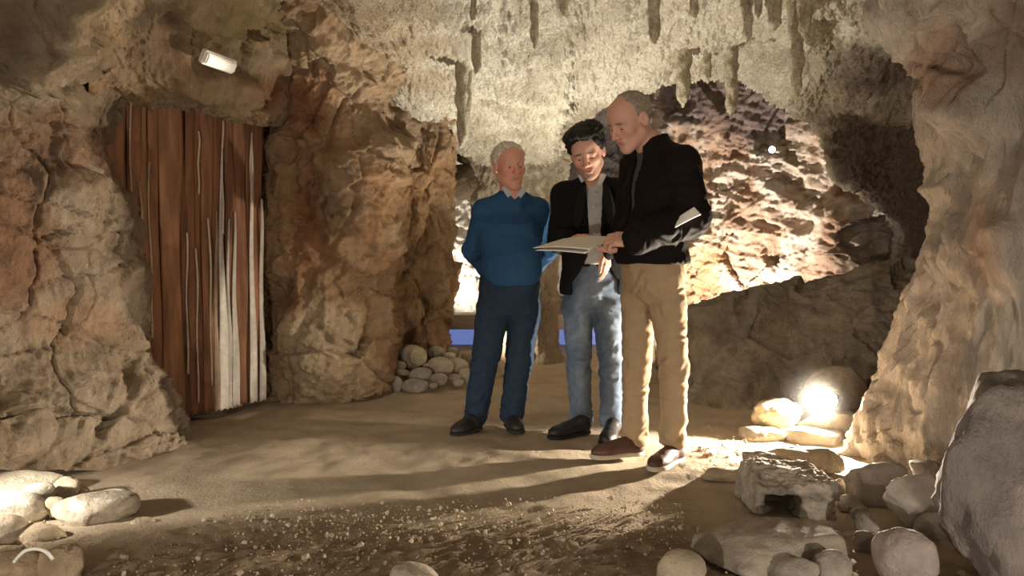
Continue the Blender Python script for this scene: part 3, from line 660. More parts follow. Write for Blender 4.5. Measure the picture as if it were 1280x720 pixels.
stone('rock', (1136, 575, 1178, 604), 19, RG, 'small rock wedged behind the rock with the painted lit face', d=3.3, ang=.8)
stone('rock', (1098, 594, 1182, 664), 29, (0.40, 0.36, 0.32), 'broken rock with a lit left face painted white beside the grey foreground boulder', ang=.95, deep=.7, patch=((0.66, 0.62, 0.56), 10))  # lamplight on the left side painted as white
stone('boulder', (1093, 660, 1170, 738), 31, (0.36, 0.30, 0.27), 'smooth pinkish grey boulder in front of the rock with the painted lit face', d=2.28, ang=.4)
stone('slab', (872, 662, 1066, 735), 33, (0.36, 0.31, 0.25), 'large low slab in front of the hollow rock', d=2.36, ang=.75, deep=.62, sub=5, rough=.04)
stone('boulder', (968, 697, 1024, 735), 35, RG, 'low rounded stone leaning on the large low slab', d=2.26, ang=.3)
stone('boulder', (1012, 688, 1066, 738), 37, RG, 'stone between the large low slab and the pinkish boulder', d=2.28, ang=.3)
stone('boulder', (820, 688, 882, 738), 39, (0.48, 0.40, 0.29), 'smooth sandy beige boulder at the edge of the gravel', d=2.30, ang=.25, deep=.9)
stone('boulder', (487, 705, 548, 735), 43, (0.36, 0.30, 0.23), 'low grey stone half buried in the gravel strip', d=2.33, ang=.3)
stone('rock', (1068, 640, 1100, 668), 45, RG, 'small stone in the dark between hollow rock and pinkish boulder', ang=.6)
stone('rock', (1046, 618, 1078, 640), 47, RG, 'small flat stone beside the hollow rock', ang=.6)
stone('rock', (1038, 598, 1064, 620), 48, RB, 'small stone between the broad slab and the angular boulder', ang=.6, sub=3)
stone('rock', (1062, 632, 1086, 650), 49, RG, 'small flat stone below the angular boulder', ang=.5, sub=3)
stone('rock', (1066, 664, 1100, 694), 50, (0.30, 0.26, 0.23), 'dark stone against the left side of the pinkish boulder', d=2.55, ang=.6)
stone('rock', (1140, 640, 1184, 684), 51, (0.30, 0.26, 0.23), 'dark stone between the pinkish boulder and the grey foreground boulder', d=2.7, ang=.7)
stone('slab', (878, 584, 934, 602), 52, (0.42, 0.34, 0.24), 'thin crumbling slab on the sand between shoes and hollow rock', ang=.7, deep=.6, sub=3, rough=.12)
def big_boulder():
    x0, x1, d = 1172, 1470, 2.4; a = W(x0, 492, d); b = W(x1, 478, d); V, Fc = stone_shape(64, (b[0] - a[0], 0.55, a[2] + 0.10), .95, 5, .05)
    V[:, 2] *= -1; Fc = Fc[:, ::-1]
    V = V * (1 + 0.03 * ridged(V * np.array([7, 7, 2.5]), 3))[:, None]
    o = make('boulder', V, Fc, M['flow'], col=mixc((0.22, 0.19, 0.175), (0.29, 0.25, 0.225), sstep(-.4, .4, fbm(V * 4, 3)))); o.data.transform(Matrix.Translation((0, 0, -V[:, 2].min()))); o.location = ((a[0] + b[0]) / 2, d + 0.03, -0.06)
    tag(o, 'tall grey boulder standing in front of the flowstone column', 'rock')
big_boulder()
def hollow_rock():
    """a block of stone with a dark hollow in its front"""
    d = 2.92; a = W(936, 655, d + .1); b = W(1034, 590, d + .14); w, h = b[0] - a[0], b[2]
    lo = np.array([a[0] - 0.03, d - 0.08, -0.04]); hi = np.array([b[0] + 0.03, d + 0.42, h + 0.05]); v = Vol(lo, hi, 0.006); cx = (a[0] + b[0]) / 2
    ry = lambda q: np.array([[math.cos(q), 0, math.sin(q)], [0, 1, 0], [-math.sin(q), 0, math.cos(q)]])
    v.box((cx, d + 0.16, h * .45), (w * .47, 0.15, h * .50), 0.02, ry(0.06), 0.01); v.box((cx + w * .06, d + 0.17, h * .78), (w * .42, 0.17, h * .2), 0.015, ry(0.10), 0.02)
    v.clip(lambda X, Y, Z: (Z - h * 0.98) * 0.8 - (Y - d - 0.14) * 0.16 - (X - cx) * 0.10 - 0.01)
    v.clip(lambda X, Y, Z: -(X - a[0]) * 0.9 + (Z - h * .55) * 0.45)
    v.box((a[0] + w * .31, d + 0.02, h * .31), (w * .235, 0.22, h * .36), 0.02, ry(-0.05), 0.008, '-')
    V, Q = v.mesh(); V = relax(V, Q, 1); N = vnormals(V, Q)
    V = V + N * (0.010 * facets(V * 14, 5) + 0.006 * ridged(V * np.array([20, 20, 45]), 3))[:, None]
    o = make('hollow_rock', V, Q, M['stone'], col=mixc((0.36, 0.31, 0.26), (0.48, 0.43, 0.36), sstep(-.4, .4, fbm(V * 12, 3)))); put(o, (cx, d + 0.15, 0)); tag(o, 'layered block of rock with a dark square hollow in its front', 'rock')
hollow_rock()
# by the left wall
stone('boulder', (-30, 590, 66, 628), 71, LG, 'wide white lit stone at the back of the heap by the left wall', d=3.12, ang=.5)
stone('boulder', (64, 596, 100, 630), 72, (0.54, 0.46, 0.34), 'upright egg shaped stone in the heap by the left wall', d=3.12, ang=.35, deep=.7)
stone('rock', (92, 607, 113, 626), 73, LB, 'small stone leaning on the egg shaped stone', d=3.15, ang=.5, sub=3)
stone('rock', (31, 604, 67, 626), 74, (0.60, 0.55, 0.46), 'small pointed white stone between the larger white stones', d=3.0, ang=.8, sub=3)
stone('boulder', (-40, 614, 66, 662), 75, (0.62, 0.57, 0.48), 'largest white stone of the heap by the left wall', d=2.9, ang=.6)
stone('rock', (58, 621, 84, 644), 76, LB, 'small beige stone between the white stone and the flat slab', d=2.95, ang=.5, sub=3)
stone('slab', (66, 616, 172, 661), 77, (0.44, 0.38, 0.30), 'flat grey slab with a bright highlight painted on top beside the heap by the left wall', d=2.88, ang=.7, deep=.7, patch=((0.66, 0.62, 0.55), 0.42))  # white on top is a painted highlight
stone('boulder', (-30, 644, 32, 690), 78, (0.40, 0.33, 0.25), 'brown grey stone below the largest white stone', d=2.66, ang=.4)
stone('boulder', (16, 655, 87, 694), 79, LB, 'smooth beige stone in front of the largest white stone', d=2.68, ang=.4)
stone('rock', (164, 646, 194, 662), 80, (0.38, 0.31, 0.23), 'single small stone lying beyond the flat grey slab', d=2.85, ang=.3, sub=3)
stone('boulder', (-20, 688, 58, 730), 81, (0.40, 0.30, 0.19), 'low brown stone under the white cable', d=2.34, ang=.5)
stone('boulder', (46, 682, 106, 735), 82, (0.38, 0.29, 0.19), 'rough brown stone right of the white cable', d=2.34, ang=.5, rough=.1)
def cable():
    pts = catmull(np.array([W(18, 702, 2.28), W(25, 694, 2.27), W(33, 688, 2.27), W(46, 686, 2.27), W(58, 690, 2.27), W(66, 699, 2.28)]), 30); V = []; n = 10; r = 0.0055
    for i, p in enumerate(pts):
        t = pts[min(i + 1, 29)] - pts[max(i - 1, 0)]; t /= np.linalg.norm(t); s = np.cross(t, [0, 1, 0]); s /= np.linalg.norm(s); u = np.cross(s, t)
        for j in range(n): V.append(p + r * (math.cos(6.2832 * j / n) * s + math.sin(6.2832 * j / n) * u))
    Fc = [(i * n + j, i * n + (j + 1) % n, (i + 1) * n + (j + 1) % n, (i + 1) * n + j) for i in range(29) for j in range(n)] + [tuple(range(n)), tuple(range(29 * n, 30 * n))]
    o = make('cable', np.array(V), Fc, M['white_plastic']); put(o, tuple(W(40, 700, 2.44))); tag(o, 'short bent white cable over the brown stones by the left wall', 'cable')
cable()
# pile at the foot of the middle wall
PILE = [
    (482, 434, 495, 454, 5.95, 0, 'narrow stone at the top of the pile touching the broken rock face'), (499, 431, 530, 461, 5.95, 0, 'large round grey stone on top of the pile by the broken rock face'), (512, 434, 534, 457, 5.88, 1, 'yellowish stone leaning on the large round grey stone of the pile'),
    (535, 432, 557, 451, 6.15, 0, 'grey stone at the back of the pile beside the yellowish stone'), (553, 440, 570, 451, 6.05, 2, 'small pale stone on the back of the pile'), (558, 433, 574, 449, 6.25, 0, 'hindmost round stone of the pile against the middle wall'),
    (487, 451, 508, 464, 5.85, 0, 'flat stone under the large round grey stone of the pile'), (490, 461, 513, 472, 5.8, 0, 'long thin stone in the middle course of the pile'), (511, 459, 541, 478, 5.75, 3, 'dark grey oval stone in the middle of the pile'),
    (533, 446, 567, 469, 5.85, 2, 'largest pale oval stone of the pile'), (555, 447, 586, 469, 6.0, 2, 'pale stone behind the largest oval stone of the pile'), (538, 466, 560, 482, 5.72, 0, 'rounded stone at the foot of the largest pale oval stone'),
    (486, 470, 504, 491, 5.66, 0, 'upright stone at the bottom of the pile touching the broken rock face'), (502, 473, 537, 492, 5.64, 3, 'broad dark grey stone in the bottom course of the pile'), (555, 467, 578, 477, 5.85, 0, None), (565, 473, 580, 483, 5.8, 0, None),
    (573, 460, 592, 479, 5.9, 2, 'pale stone at the end of the pile beside the leg of the man in blue'), (576, 438, 602, 458, 6.3, 1, 'brightly lit yellowish stone at the back end of the pile'), (590, 446, 612, 468, 6.2, 1, None), (608, 448, 632, 474, 6.4, 1, 'lit yellowish stone seen between the legs of the man in blue'), (480, 480, 491, 493, 5.66, 0, None),
    (536, 478, 548, 486, 5.68, 0, None), (594, 462, 612, 476, 6.05, 0, None), (548, 450, 562, 462, 5.95, 0, None), (620, 456, 640, 470, 6.45, 1, None), (528, 454, 540, 464, 5.86, 0, None)]
for k, (x0, y0, x1, y1, d, c, lb) in enumerate(PILE):
    stone('pile_stone', (x0, y0, x1, y1), 100 + k, [(0.37, 0.315, 0.25), (0.50, 0.44, 0.29), (0.44, 0.385, 0.30), (0.33, 0.295, 0.25)][c], lb or 'small rounded stone filling a gap in the pile by the broken rock face', 'stone', 'stones piled at the foot of the broken rock face', d=d, ang=.3, deep=.6, sub=3, sink=.06)

# loose gravel: far too many to count
def gravel():
    r = np.random.RandomState(3); n = 5200; V0, F0 = ICO[1]
    y = 2.2 + 0.75 * r.rand(n) ** 0.9; x = r.uniform(-1.9, 1.25, n)
    k = 900; y[:k] = r.normal(3.75, 0.22, k); x[:k] = r.normal(1.16, 0.18, k)
    k2 = 400; y[k:k + k2] = r.uniform(2.9, 4.0, k2); x[k:k + k2] = r.uniform(-2, 1.6, k2)
    s = r.lognormal(-5.95, 0.6, n); s = np.clip(s, 0.0015, 0.016); nb = n // 3; y[-nb:] = r.normal(2.84, 0.10, nb) + 0.12 * np.sin(np.arange(nb) * 0.0021); x[-nb:] = r.uniform(-1.1, 1.0, nb); s[k:k + k2] *= 0.7
    keep = ((x < 0.72) & (y < 3.2)) | ((x > 0.98) & (y > 3.2));
    for (bx_, by_, br_) in ((-0.31, 2.4, 0.12), (0.52, 2.38, 0.12), (-1.5, 2.9, 0.25), (-1.45, 2.4, 0.12)): keep &= (np.hypot(x - bx_, y - by_) > br_)
    x, y, s = x[keep], y[keep], s[keep]; n = len(x)
    A = r.normal(size=(n, 3, 3)); Qm, _ = np.linalg.qr(A); sc = r.uniform(0.6, 1.2, (n, 3))
    V = np.einsum('nij,vj->nvi', Qm, V0) * (s[:, None, None] * sc[:, None, :]) + np.stack([x, y, s * 0.3 + 0.004], 1)[:, None, :]
    V += r.normal(0, 0.12, V.shape) * s[:, None, None]
    Fc = (F0[None] + (np.arange(n) * len(V0))[:, None, None]).reshape(-1, 3)
    t = r.rand(n); C = np.repeat((np.array([0.30, 0.225, 0.145])[None] * (1 - t[:, None]) + np.array([0.44, 0.37, 0.28])[None] * t[:, None]) * np.where(np.arange(n) > n - n // 3, 1.45, 1.0)[:, None], len(V0), 0)  # last third lightened to stand for a grazing streak of light
    o = make('gravel', V.reshape(-1, 3), Fc, M['stone'], col=C, smooth=False); tag(o, 'loose gravel along the edge of the sandy path with a light streak painted in', 'gravel', kind='stuff')
gravel()

# low ledge with a blue glowing front far back in the passage
def blue_ledge():
    root = empty('lit_bench', (0.05, 8.75, 0)); tag(root, 'low brown bench with a blue glowing front deep in the passage', 'bench')
    def bx(name, lo, hi, m):
        bm = bmesh.new(); bmesh.ops.create_cube(bm, size=1)
        for v in bm.verts: v.co = Vector([(lo[i] + hi[i]) / 2 + v.co[i] * (hi[i] - lo[i]) for i in range(3)])
        bmesh.ops.bevel(bm, geom=bm.edges[:], offset=0.012, segments=2, affect='EDGES')
        V = np.array([v.co[:] for v in bm.verts]); Fc = [[v.index for v in f.verts] for f in bm.faces]; bm.free(); make(name, V, Fc, m, parent=root, smooth=False, origin=(0.05, 8.75, 0))
    bx('seat', (-1.15, 8.62, 0.19), (1.35, 9.1, 0.36), mat('bench_wood', (0.22, 0.165, 0.115), 0.8, nscale=12, namp=0.25, stretch=(0.3, 3, 3)))
    bx('glowing_panel', (-1.1, 8.72, 0.0), (1.3, 8.76, 0.19), mat('blue_panel', (0.04, 0.06, 0.22), 0.5, emit=(0.30, 0.42, 1.0), estr=0.22, nscale=8, namp=0.1))
    for x in (-1.12, 0.1, 1.28): bx('leg', (x, 8.66, 0.0), (x + 0.05, 8.72, 0.19), mat('bench_leg', (0.16, 0.12, 0.09), 0.8, nscale=12, namp=0.2))
blue_ledge()
# dark jutting rock in the white side chamber
stone('jutting_rock', (548, 206, 604, 246), 55, (0.26, 0.20, 0.15), 'brown rock jutting out of the middle wall across the white side chamber', d=7.3, ang=.6, deep=1.0, material='rock')
jr = bpy.data.objects['jutting_rock']; jr.parent = wm
for k_ in ('label', 'category'): del jr[k_]

# thin haze ball added round the floodlight to imitate lens glow
def glare():
    m = bpy.data.materials.new('glare'); m.use_nodes = True; N = m.node_tree.nodes; L = m.node_tree.links; N.clear()
    out = N.new('ShaderNodeOutputMaterial'); vs = N.new('ShaderNodeVolumeScatter'); vs.inputs['Color'].default_value = (1, 0.97, 0.92, 1); vs.inputs['Anisotropy'].default_value = 0.2
    tc = N.new('ShaderNodeTexCoord'); g = N.new('ShaderNodeTexGradient'); g.gradient_type = 'QUADRATIC_SPHERE'; mp = N.new('ShaderNodeMapping'); mp.inputs['Scale'].default_value = (2.94, 2.94, 2.94)
    L.new(tc.outputs['Object'], mp.inputs['Vector']); L.new(mp.outputs[0], g.inputs['Vector'])
    mu = N.new('ShaderNodeMath'); mu.operation = 'MULTIPLY'; mu.inputs[1].default_value = 0.20; L.new(g.outputs['Fac'], mu.inputs[0]); L.new(mu.outputs[0], vs.inputs['Density']); L.new(vs.outputs[0], out.inputs['Volume'])
    V, Fc = ICO[3]; o = make('lamp_glare', V * 0.34, Fc, m); o.location = [float(q) for q in LP]; tag(o, 'pale haze ball added round the floodlight to imitate lens glow', 'glare', kind='stuff')
glare()
# ================================================================== people
def unit(v): v = np.asarray(v, float); return v / np.linalg.norm(v)
def frame(f, up=(0, 0, 1)):
    """columns: side (the viewer's right when f faces the viewer), forward, up"""
    f = unit(f); s = unit(np.cross(up, f)); s = -s if False else s; u = np.cross(f, s); return np.stack([s, f, u], 1)
def head_frame(face, roll=0.0):
    R = frame(face); a = math.radians(roll); c, s = math.cos(a), math.sin(a)
    return R @ np.array([[c, 0, s], [0, 1, 0], [-s, 0, c]])
def hand(v, wrist, f, n, side, curl, sc=1.0, spread=0.10, thumb=(0.55, 0.75, 0.30)):
    """wrist place, finger direction f, palm normal n, side = direction of the thumb; curl = bend of the three joints in degrees for each finger"""
    f = unit(f); n = unit(np.asarray(n) - f * (np.asarray(n) @ f)); s = np.cross(n, f); s = s if s @ np.asarray(side) > 0 else -s
    R = np.stack([f, s, n], 1); w = np.asarray(wrist)
    v.box(w + f * .05 * sc, (.046 * sc, .040 * sc, .0145 * sc), .013 * sc, R, .012); v.ell(w + f * .03 * sc + s * .022 * sc + n * .008 * sc, (.032 * sc, .018 * sc, .016 * sc), R, .012)
    for (o, L, r, cu, base) in zip((.030, .010, -.010, -.029), (.072, .080, .075, .058), (.0090, .0094, .0090, .0080), curl, (.090, .094, .090, .082)):
        p = w + f * base * sc + s * o * sc; a = 0.0; dirs = f + s * (o / .03) * spread; dirs = unit(dirs); r *= sc
        for q, (fr, c) in enumerate(zip((.46, .30, .24), cu)):
            a += math.radians(c); e = unit(dirs * math.cos(a) + n * math.sin(a)); p2 = p + e * L * fr * sc; v.cap(p, p2, r * (1.04 - .08 * q), r * (0.98 - .09 * q), .003 if q else .006); p = p2
    p = w + f * .022 * sc + s * .030 * sc; d = unit(f * thumb[0] + s * thumb[1] + n * thumb[2])
    for q, L in enumerate((.042, .032, .026)):
        p2 = p + d * L * sc; v.cap(p, p2, (.0135 - .0015 * q) * sc, (.0122 - .0015 * q) * sc, .006); p = p2; d = unit(d + f * .35 - s * .15)
def head(v, hc, R, sc):
    q = lambda x, y, z: hc + R @ (np.array([x, y, z]) * sc); S = np.asarray
    v.ell(q(0, -.018, .034), S([.076, .097, .085]) * sc, R, .02); v.ell(q(0, .028, -.03), S([.060, .062, .084]) * sc, R, .03 * sc); v.ell(q(0, .032, .046), S([.062, .055, .056]) * sc, R, .03 * sc)
    for i in (-1, 1):
        v.cap(q(i * .050, -.005, -.055), q(i * .014, .062, -.098), .022 * sc, .019 * sc, .025 * sc); v.ell(q(i * .043, .058, -.02), S([.020, .020, .018]) * sc, R, .025 * sc)
    v.ell(q(0, .068, -.100), S([.020, .018, .018]) * sc, R, .018 * sc)
    v.cap(q(-.042, .072, .020), q(.042, .072, .020), .012 * sc, None, .014 * sc)
    for i in (-1, 1): v.ell(q(i * .031, .094, .000), S([.019, .014, .013]) * sc, R, .012 * sc, '-')
    for i in (-1, 1): v.ell(q(i * .031, .072, .006), S([.017, .0145, .010]) * sc, R, .005 * sc); v.ell(q(i * .031, .071, -.012), S([.016, .011, .007]) * sc, R, .006 * sc)
    v.cap(q(0, .086, .012), q(0, .110, -.030), .0085 * sc, .0125 * sc, .012 * sc)
    for i in (-1, 1): v.ell(q(i * .013, .098, -.034), S([.009, .011, .008]) * sc, R, .007 * sc)
    v.cap(q(-.019, .082, -.060), q(.019, .082, -.060), .0075 * sc, None, .009 * sc); v.cap(q(-.015, .083, -.071), q(.015, .083, -.071), .0078 * sc, None, .008 * sc)
    v.cap(q(-.022, .0915, -.0655), q(.022, .0915, -.0655), .0026 * sc, None, .004 * sc, '-')
    for i in (-1, 1):
        a = 0.30 * i; E = R @ np.array([[math.cos(a), -math.sin(a), 0], [math.sin(a), math.cos(a), 0], [0, 0, 1]])
        v.ell(q(i * .079, -.014, -.002), S([.010, .021, .033]) * sc, E, .006 * sc); v.ell(q(i * .089, -.008, .002), S([.007, .010, .018]) * sc, E, .004 * sc, '-')
def head_colors(V, hc, R, sc, skin, brow, stubble=None):
    q = ((V - hc) @ R) / sc; x, y, z = q.T; C = np.repeat(np.asarray(skin)[None], len(V), 0); on = (z > -.14) & (np.abs(x) < .11) & (np.abs(y) < .14)
    def mixin(m, c, k): nonlocal C; t = (m * k)[:, None]; C = C * (1 - t) + np.asarray(c)[None] * t
    sk = np.asarray(skin)
    mixin(on * np.exp(-(((np.abs(x) - .042) / .02) ** 2 + ((z + .03) / .022) ** 2)) * (y > .02), sk * np.array([1.05, .78, .74]), .6)
    mixin(on * np.exp(-((x / .016) ** 2 + ((z + .03) / .016) ** 2)) * (y > .08), sk * np.array([1.05, .76, .72]), .6)
    if stubble is not None: mixin(on * sstep(-.035, -.055, z + .25 * np.maximum(0, .05 - y)) * sstep(-.01, .03, y) * (1 - np.exp(-((np.abs(x) / .03) ** 2)) * (z > -.05)), stubble, .6)
    mixin(on * np.exp(-((np.abs(x) / .022) ** 4 + ((z + .0655) / .0085) ** 4)) * (y > .075), (0.36, 0.13, 0.11), .7)
    mixin(on * np.exp(-(((np.abs(x) - .032) / .020) ** 4 + ((z - .022 + .12 * (np.abs(x) - .03) ** 1) / .0058) ** 4)) * (y > .055), brow, .85)
    return C
def eyes(root, hc, R, sc, org):
    V0, F0 = ICO[3]
    for i in (-1, 1):
        V = V0 * 0.0118 * sc; c = hc + R @ (np.array([i * .031, .0715, -.003]) * sc); g = R @ unit([0, .93, -.36]); t = (V0 @ g)
        C = np.where((t > .90)[:, None], np.array([[.02, .015, .01]]), np.where((t > .80)[:, None], np.array([[.10, .06, .04]]), np.array([[.62, .56, .52]])))
        make('eye', V + c, F0, M['eye'], parent=root, col=C, origin=org)
M['eye'] = mat('eye', attr='Col', rough=0.2, spec=0.5, nscale=50, namp=0.02)

class Person:
    def __init__(s, name, base, label):
        s.root = empty(name, (base[0], base[1], 0)); s.org = np.array([base[0], base[1], 0.0]); tag(s.root, label, 'person', 'three men reading papers')
    def vol(s, h, lo=None, hi=None):
        P = np.array(s.allpts()); a = P.min(0) - .22 if lo is None else lo; b = P.max(0) + .22 if hi is None else hi; a = np.array(a, float); b = np.array(b, float); a[2] = max(a[2], -0.03); return Vol(a, b, h)
    def allpts(s): return [s.hc, s.pel, *s.sh, *s.el, *s.wr, *s.hip, *s.kn, *s.an, *s.toe, *s.heel]
    def setup(s, **k):
        for a, b in k.items(): setattr(s, a, b)
        s.sm = (s.sh[0] + s.sh[1]) / 2; up = unit(s.sm - s.pel); lat = s.sh[1] - s.sh[0]; lat = unit(lat - up * (lat @ up)); f = unit(np.cross(up, lat)); f = f if f @ s.fwd > 0 else -f
        s.R = np.stack([lat, f, up], 1); s.up = up; s.f = f; s.lat = lat; return s
    def torso(s, v, t, k=.05, arms=True, armr=(.054, .046, .034), shoulders=True):
        g = getattr(s, 'girth', 1.0); b = getattr(s, 'belly', 0.0)
        v.ell(s.sm - s.up * .15 + s.f * .005, (.168 * g + t, .112 * g + t, .20 + t), s.R, k); v.ell(s.pel + s.up * .17 + s.f * (.01 + b), (.158 * g + t, .112 * g + b + t, .19 + t), s.R, k); v.ell(s.pel, (.165 * g + t, .118 * g + t, .13 + t), s.R, k)
        v.cap(s.sh[0] - s.up * .01, s.sh[1] - s.up * .01, .052 + t, None, k); v.cap(s.sm + s.up * .01, s.nb, .075 + t, .058 + t * .6, k)
        for i in (0, 1): v.cap(s.nb - s.up * .035, s.sh[i], .050 + t, .046 + t, .03)
        if arms:
            for i in (0, 1):
                v.cap(s.sh[i], s.el[i], armr[0] + t, armr[1] + t, .035); v.cap(s.el[i], s.wr[i], armr[1] + t, armr[2] + t, .03)
    def legs(s, v, r, t=0.0, k=.04):
        for i in (0, 1): v.cap(s.hip[i], s.kn[i], r[0] + t, r[1] + t, k * .5); v.cap(s.kn[i], s.an[i], r[1] + t, r[2] + t, .012)
    def body(s, skin, brow, stubble=None, hands=()):
        v = s.vol(.0042); s.torso(v, -.012, .05, True, (.046, .038, .027)); s.legs(v, (.075, .05, .038))
        for i in (0, 1): ft = unit((s.toe[i] - s.heel[i])); v.cap(s.an[i], s.heel[i] + ft * .05 + np.array([0, 0, .05]), .032, .028, .02); v.cap(s.heel[i] + ft * .05 + np.array([0, 0, .05]), s.toe[i] - ft * .08 + np.array([0, 0, .04]), .026, .016, .02)
        head(v, s.hc, s.HR, s.hs); v.cap(s.hc + s.HR @ (np.array([0, -.022, -.055]) * s.hs), s.nb - s.up * .03, .054 * s.hs, .060 * s.hs, .03)
        for h in hands: hand(v, *h)
        V, Q = v.mesh(); V = relax(V, Q, 1, .4); C = head_colors(V, s.hc, s.HR, s.hs, skin, brow, stubble); make('body', V, Q, M['skin'], parent=s.root, col=C, origin=s.org); eyes(s.root, s.hc, s.HR, s.hs, s.org)
    def cloth(s, name, v, material, col, folds=0.006, pts=(), parent=None, freq=(8, 8, 11), seed=0.0, relaxn=2):
        V, Q = v.mesh(); V = relax(V, Q, relaxn, .5); N = vnormals(V, Q)
        wp = 1.2 * np.stack([fbm(V * 4 + seed, 2)] * 3, 1); n = ridged(V * np.array(freq) + seed + wp, 1) * .55 + .35 * fbm(V * 6 + seed, 2) + .45 * ridged(V * np.array([9, 9, 19]) + seed * 2 + wp * 1.5, 1); a = np.full(len(V), folds)
        for p, r, m in pts: a = a + m * np.exp(-((V - p) ** 2).sum(1) / r ** 2)
        V = V + N * (a * n)[:, None]; C = np.repeat(np.asarray(col)[None], len(V), 0) if not callable(col) else col(V)
        return make(name, V, Q, material, parent=parent or s.root, col=C, origin=s.org)
    def local(s, X, Y, Z, o):
        return tuple((X - o[0]) * s.R[0, i] + (Y - o[1]) * s.R[1, i] + (Z - o[2]) * s.R[2, i] for i in range(3))
    def trousers(s, r, waist, hem, material, col, crease=0.006, t=0.0, name='trousers'):
        P = np.array([*s.hip, *s.kn, *s.an, s.pel]); v = Vol(P.min(0) - .2, P.max(0) + .2, .007); g = getattr(s, 'girth', 1.0)
        v.ell(s.pel, (.170 * g + t, .125 * g + t, .15), s.R, .05); s.legs(v, r, 0, .05); v.cap(s.pel - s.up * .02, s.pel + s.up * .12, .12, .12, .05) if False else None
        bl_ = getattr(s, 'belly', 0.0); v.ell(s.pel + s.up * .1 + s.f * bl_ * .8, (.168 * g + t, .124 * g + bl_ * .8 + t, .16), s.R, .05)
        v.clip(lambda X, Y, Z: np.maximum(Z - waist, hem - Z)); pts = [(k, .11, crease * 1.1) for k in s.kn] + [(a + np.array([0, 0, .03]), .10, crease * 1.6) for a in s.an] + [(h, .13, crease * .8) for h in s.hip]
        return s.cloth(name, v, material, col, crease * .55, pts, seed=3.1)
    def shoes(s, material, col, sole_col, high=.09, sole=.02):
        for i in (0, 1):
            h, t = s.heel[i], s.toe[i]; f = unit((t - h) * np.array([1, 1, 0])); R = frame(f); L_ = np.linalg.norm((t - h)[:2]); v = Vol(np.minimum(h, t) - .08, np.maximum(h, t) + np.array([.08, .08, .2]), .005); z = np.array([0, 0, 1.0])
            v.ell(h + f * .045 + z * .045, (.038, .05, .05), R, .02); v.ell(h + f * (L_ * .45) + z * .045, (.040, .08, .042), R, .03); v.ell(h + f * (L_ - .075) + z * .035, (.049, .078, .040), R, .03)
            v.cap(h + f * .048 + z * .05, h + f * .050 + z * high * .75, .038, .038, .03); v.cap(h + f * .09 + z * .075, h + f * (L_ - .11) + z * .055, .030, .026, .02)
            v.clip(lambda X, Y, Z: sole * .8 - Z); o = s.cloth('shoe', v, material, col, .0015, relaxn=1)
            v = Vol(np.minimum(h, t) - .08, np.maximum(h, t) + np.array([.08, .08, .1]), .005); v.ell(h + f * .05 + z * .01, (.044, .056, .05), R, .02); v.ell(h + f * (L_ * .45) + z * .01, (.040, .09, .05), R, .03); v.ell(h + f * (L_ - .072) + z * .01, (.054, .082, .05), R, .03)
            v.clip(lambda X, Y, Z: np.maximum(Z - sole, .002 - Z)); V, Q = v.mesh(); make('sole', V, Q, M['sole'], parent=o, col=sole_col, origin=s.org)
            if getattr(s, 'laces', None) is not None:
                for q in range(4):
                    c = h + f * (.105 + q * .024) + z * (.108 - q * .011); v = Vol(c - .05, c + .05, .003); v.cap(c - R[:, 0] * .022 - z * .006, c + R[:, 0] * .022 - z * .006, .004, None, 0); V, Q = v.mesh(); make('lace', V, Q, M['sole'], parent=o, col=s.laces, origin=s.org)
    def hair(s, fn, col, lump=.006, sc=1.0, freq=30):
        v = Vol(s.hc - .2, s.hc + .2, .004); q = lambda x, y, z: s.hc + s.HR @ (np.array([x, y, z]) * s.hs); fn(v, q, s.HR, s.hs)
        V, Q = v.mesh(); V = relax(V, Q, 1, .5); N = vnormals(V, Q); L = (V - s.hc) @ s.HR
        V = V + N * (lump * (.6 * fbm(L * freq, 3) + .5 * ridged(L * np.array([freq * 1.6, freq * .6, freq * .8]), 2)))[:, None]
        return make('hair', V, Q, M['hair'], parent=s.root, col=np.asarray(col)[None] * (1 + .25 * fbm(L * 60, 2))[:, None], origin=s.org)
    def hcut(s, v, fn):
        R, h, c = s.HR, s.hs, s.hc
        def g(X, Y, Z):
            x, y, z = tuple(((X - c[0]) * R[0, i] + (Y - c[1]) * R[1, i] + (Z - c[2]) * R[2, i]) / h for i in range(3)); return fn(x, y, z) * h
        v.clip(g)
def floor_pt(px, py): d = DF(py); return np.array([W(px, py, d)[0], d, 0.0])

M['sole'] = mat('sole', attr='Col', rough=0.8, nscale=40, namp=0.1)
M['knit'] = mat('knit', attr='Col', rough=0.95, nscale=90, namp=0.12, bscale=220, bdist=0.003, spec=0.1, sheen=0.0)
M['denim'] = mat('denim', attr='Col', rough=0.9, nscale=25, namp=0.22, bscale=300, bdist=0.0015, spec=0.15)
M['chino'] = mat('chino', attr='Col', rough=0.9, nscale=20, namp=0.07, bscale=300, bdist=0.001, spec=0.12)
M['wool'] = mat('wool', attr='Col', rough=0.9, nscale=60, namp=0.15, bscale=260, bdist=0.0015, spec=0.1)
M['leather'] = mat('leather', attr='Col', rough=0.7, nscale=30, namp=0.2, bscale=60, bdist=0.002, spec=0.05)
M['shirt'] = mat('shirt', attr='Col', rough=0.85, nscale=40, namp=0.06, spec=0.15)
M['shoe_leather'] = mat('shoe_leather', attr='Col', rough=0.45, nscale=25, namp=0.25, bscale=90, bdist=0.0015, spec=0.4)
SKIN = (0.58, 0.33, 0.245); RUDDY = (0.61, 0.295, 0.215)

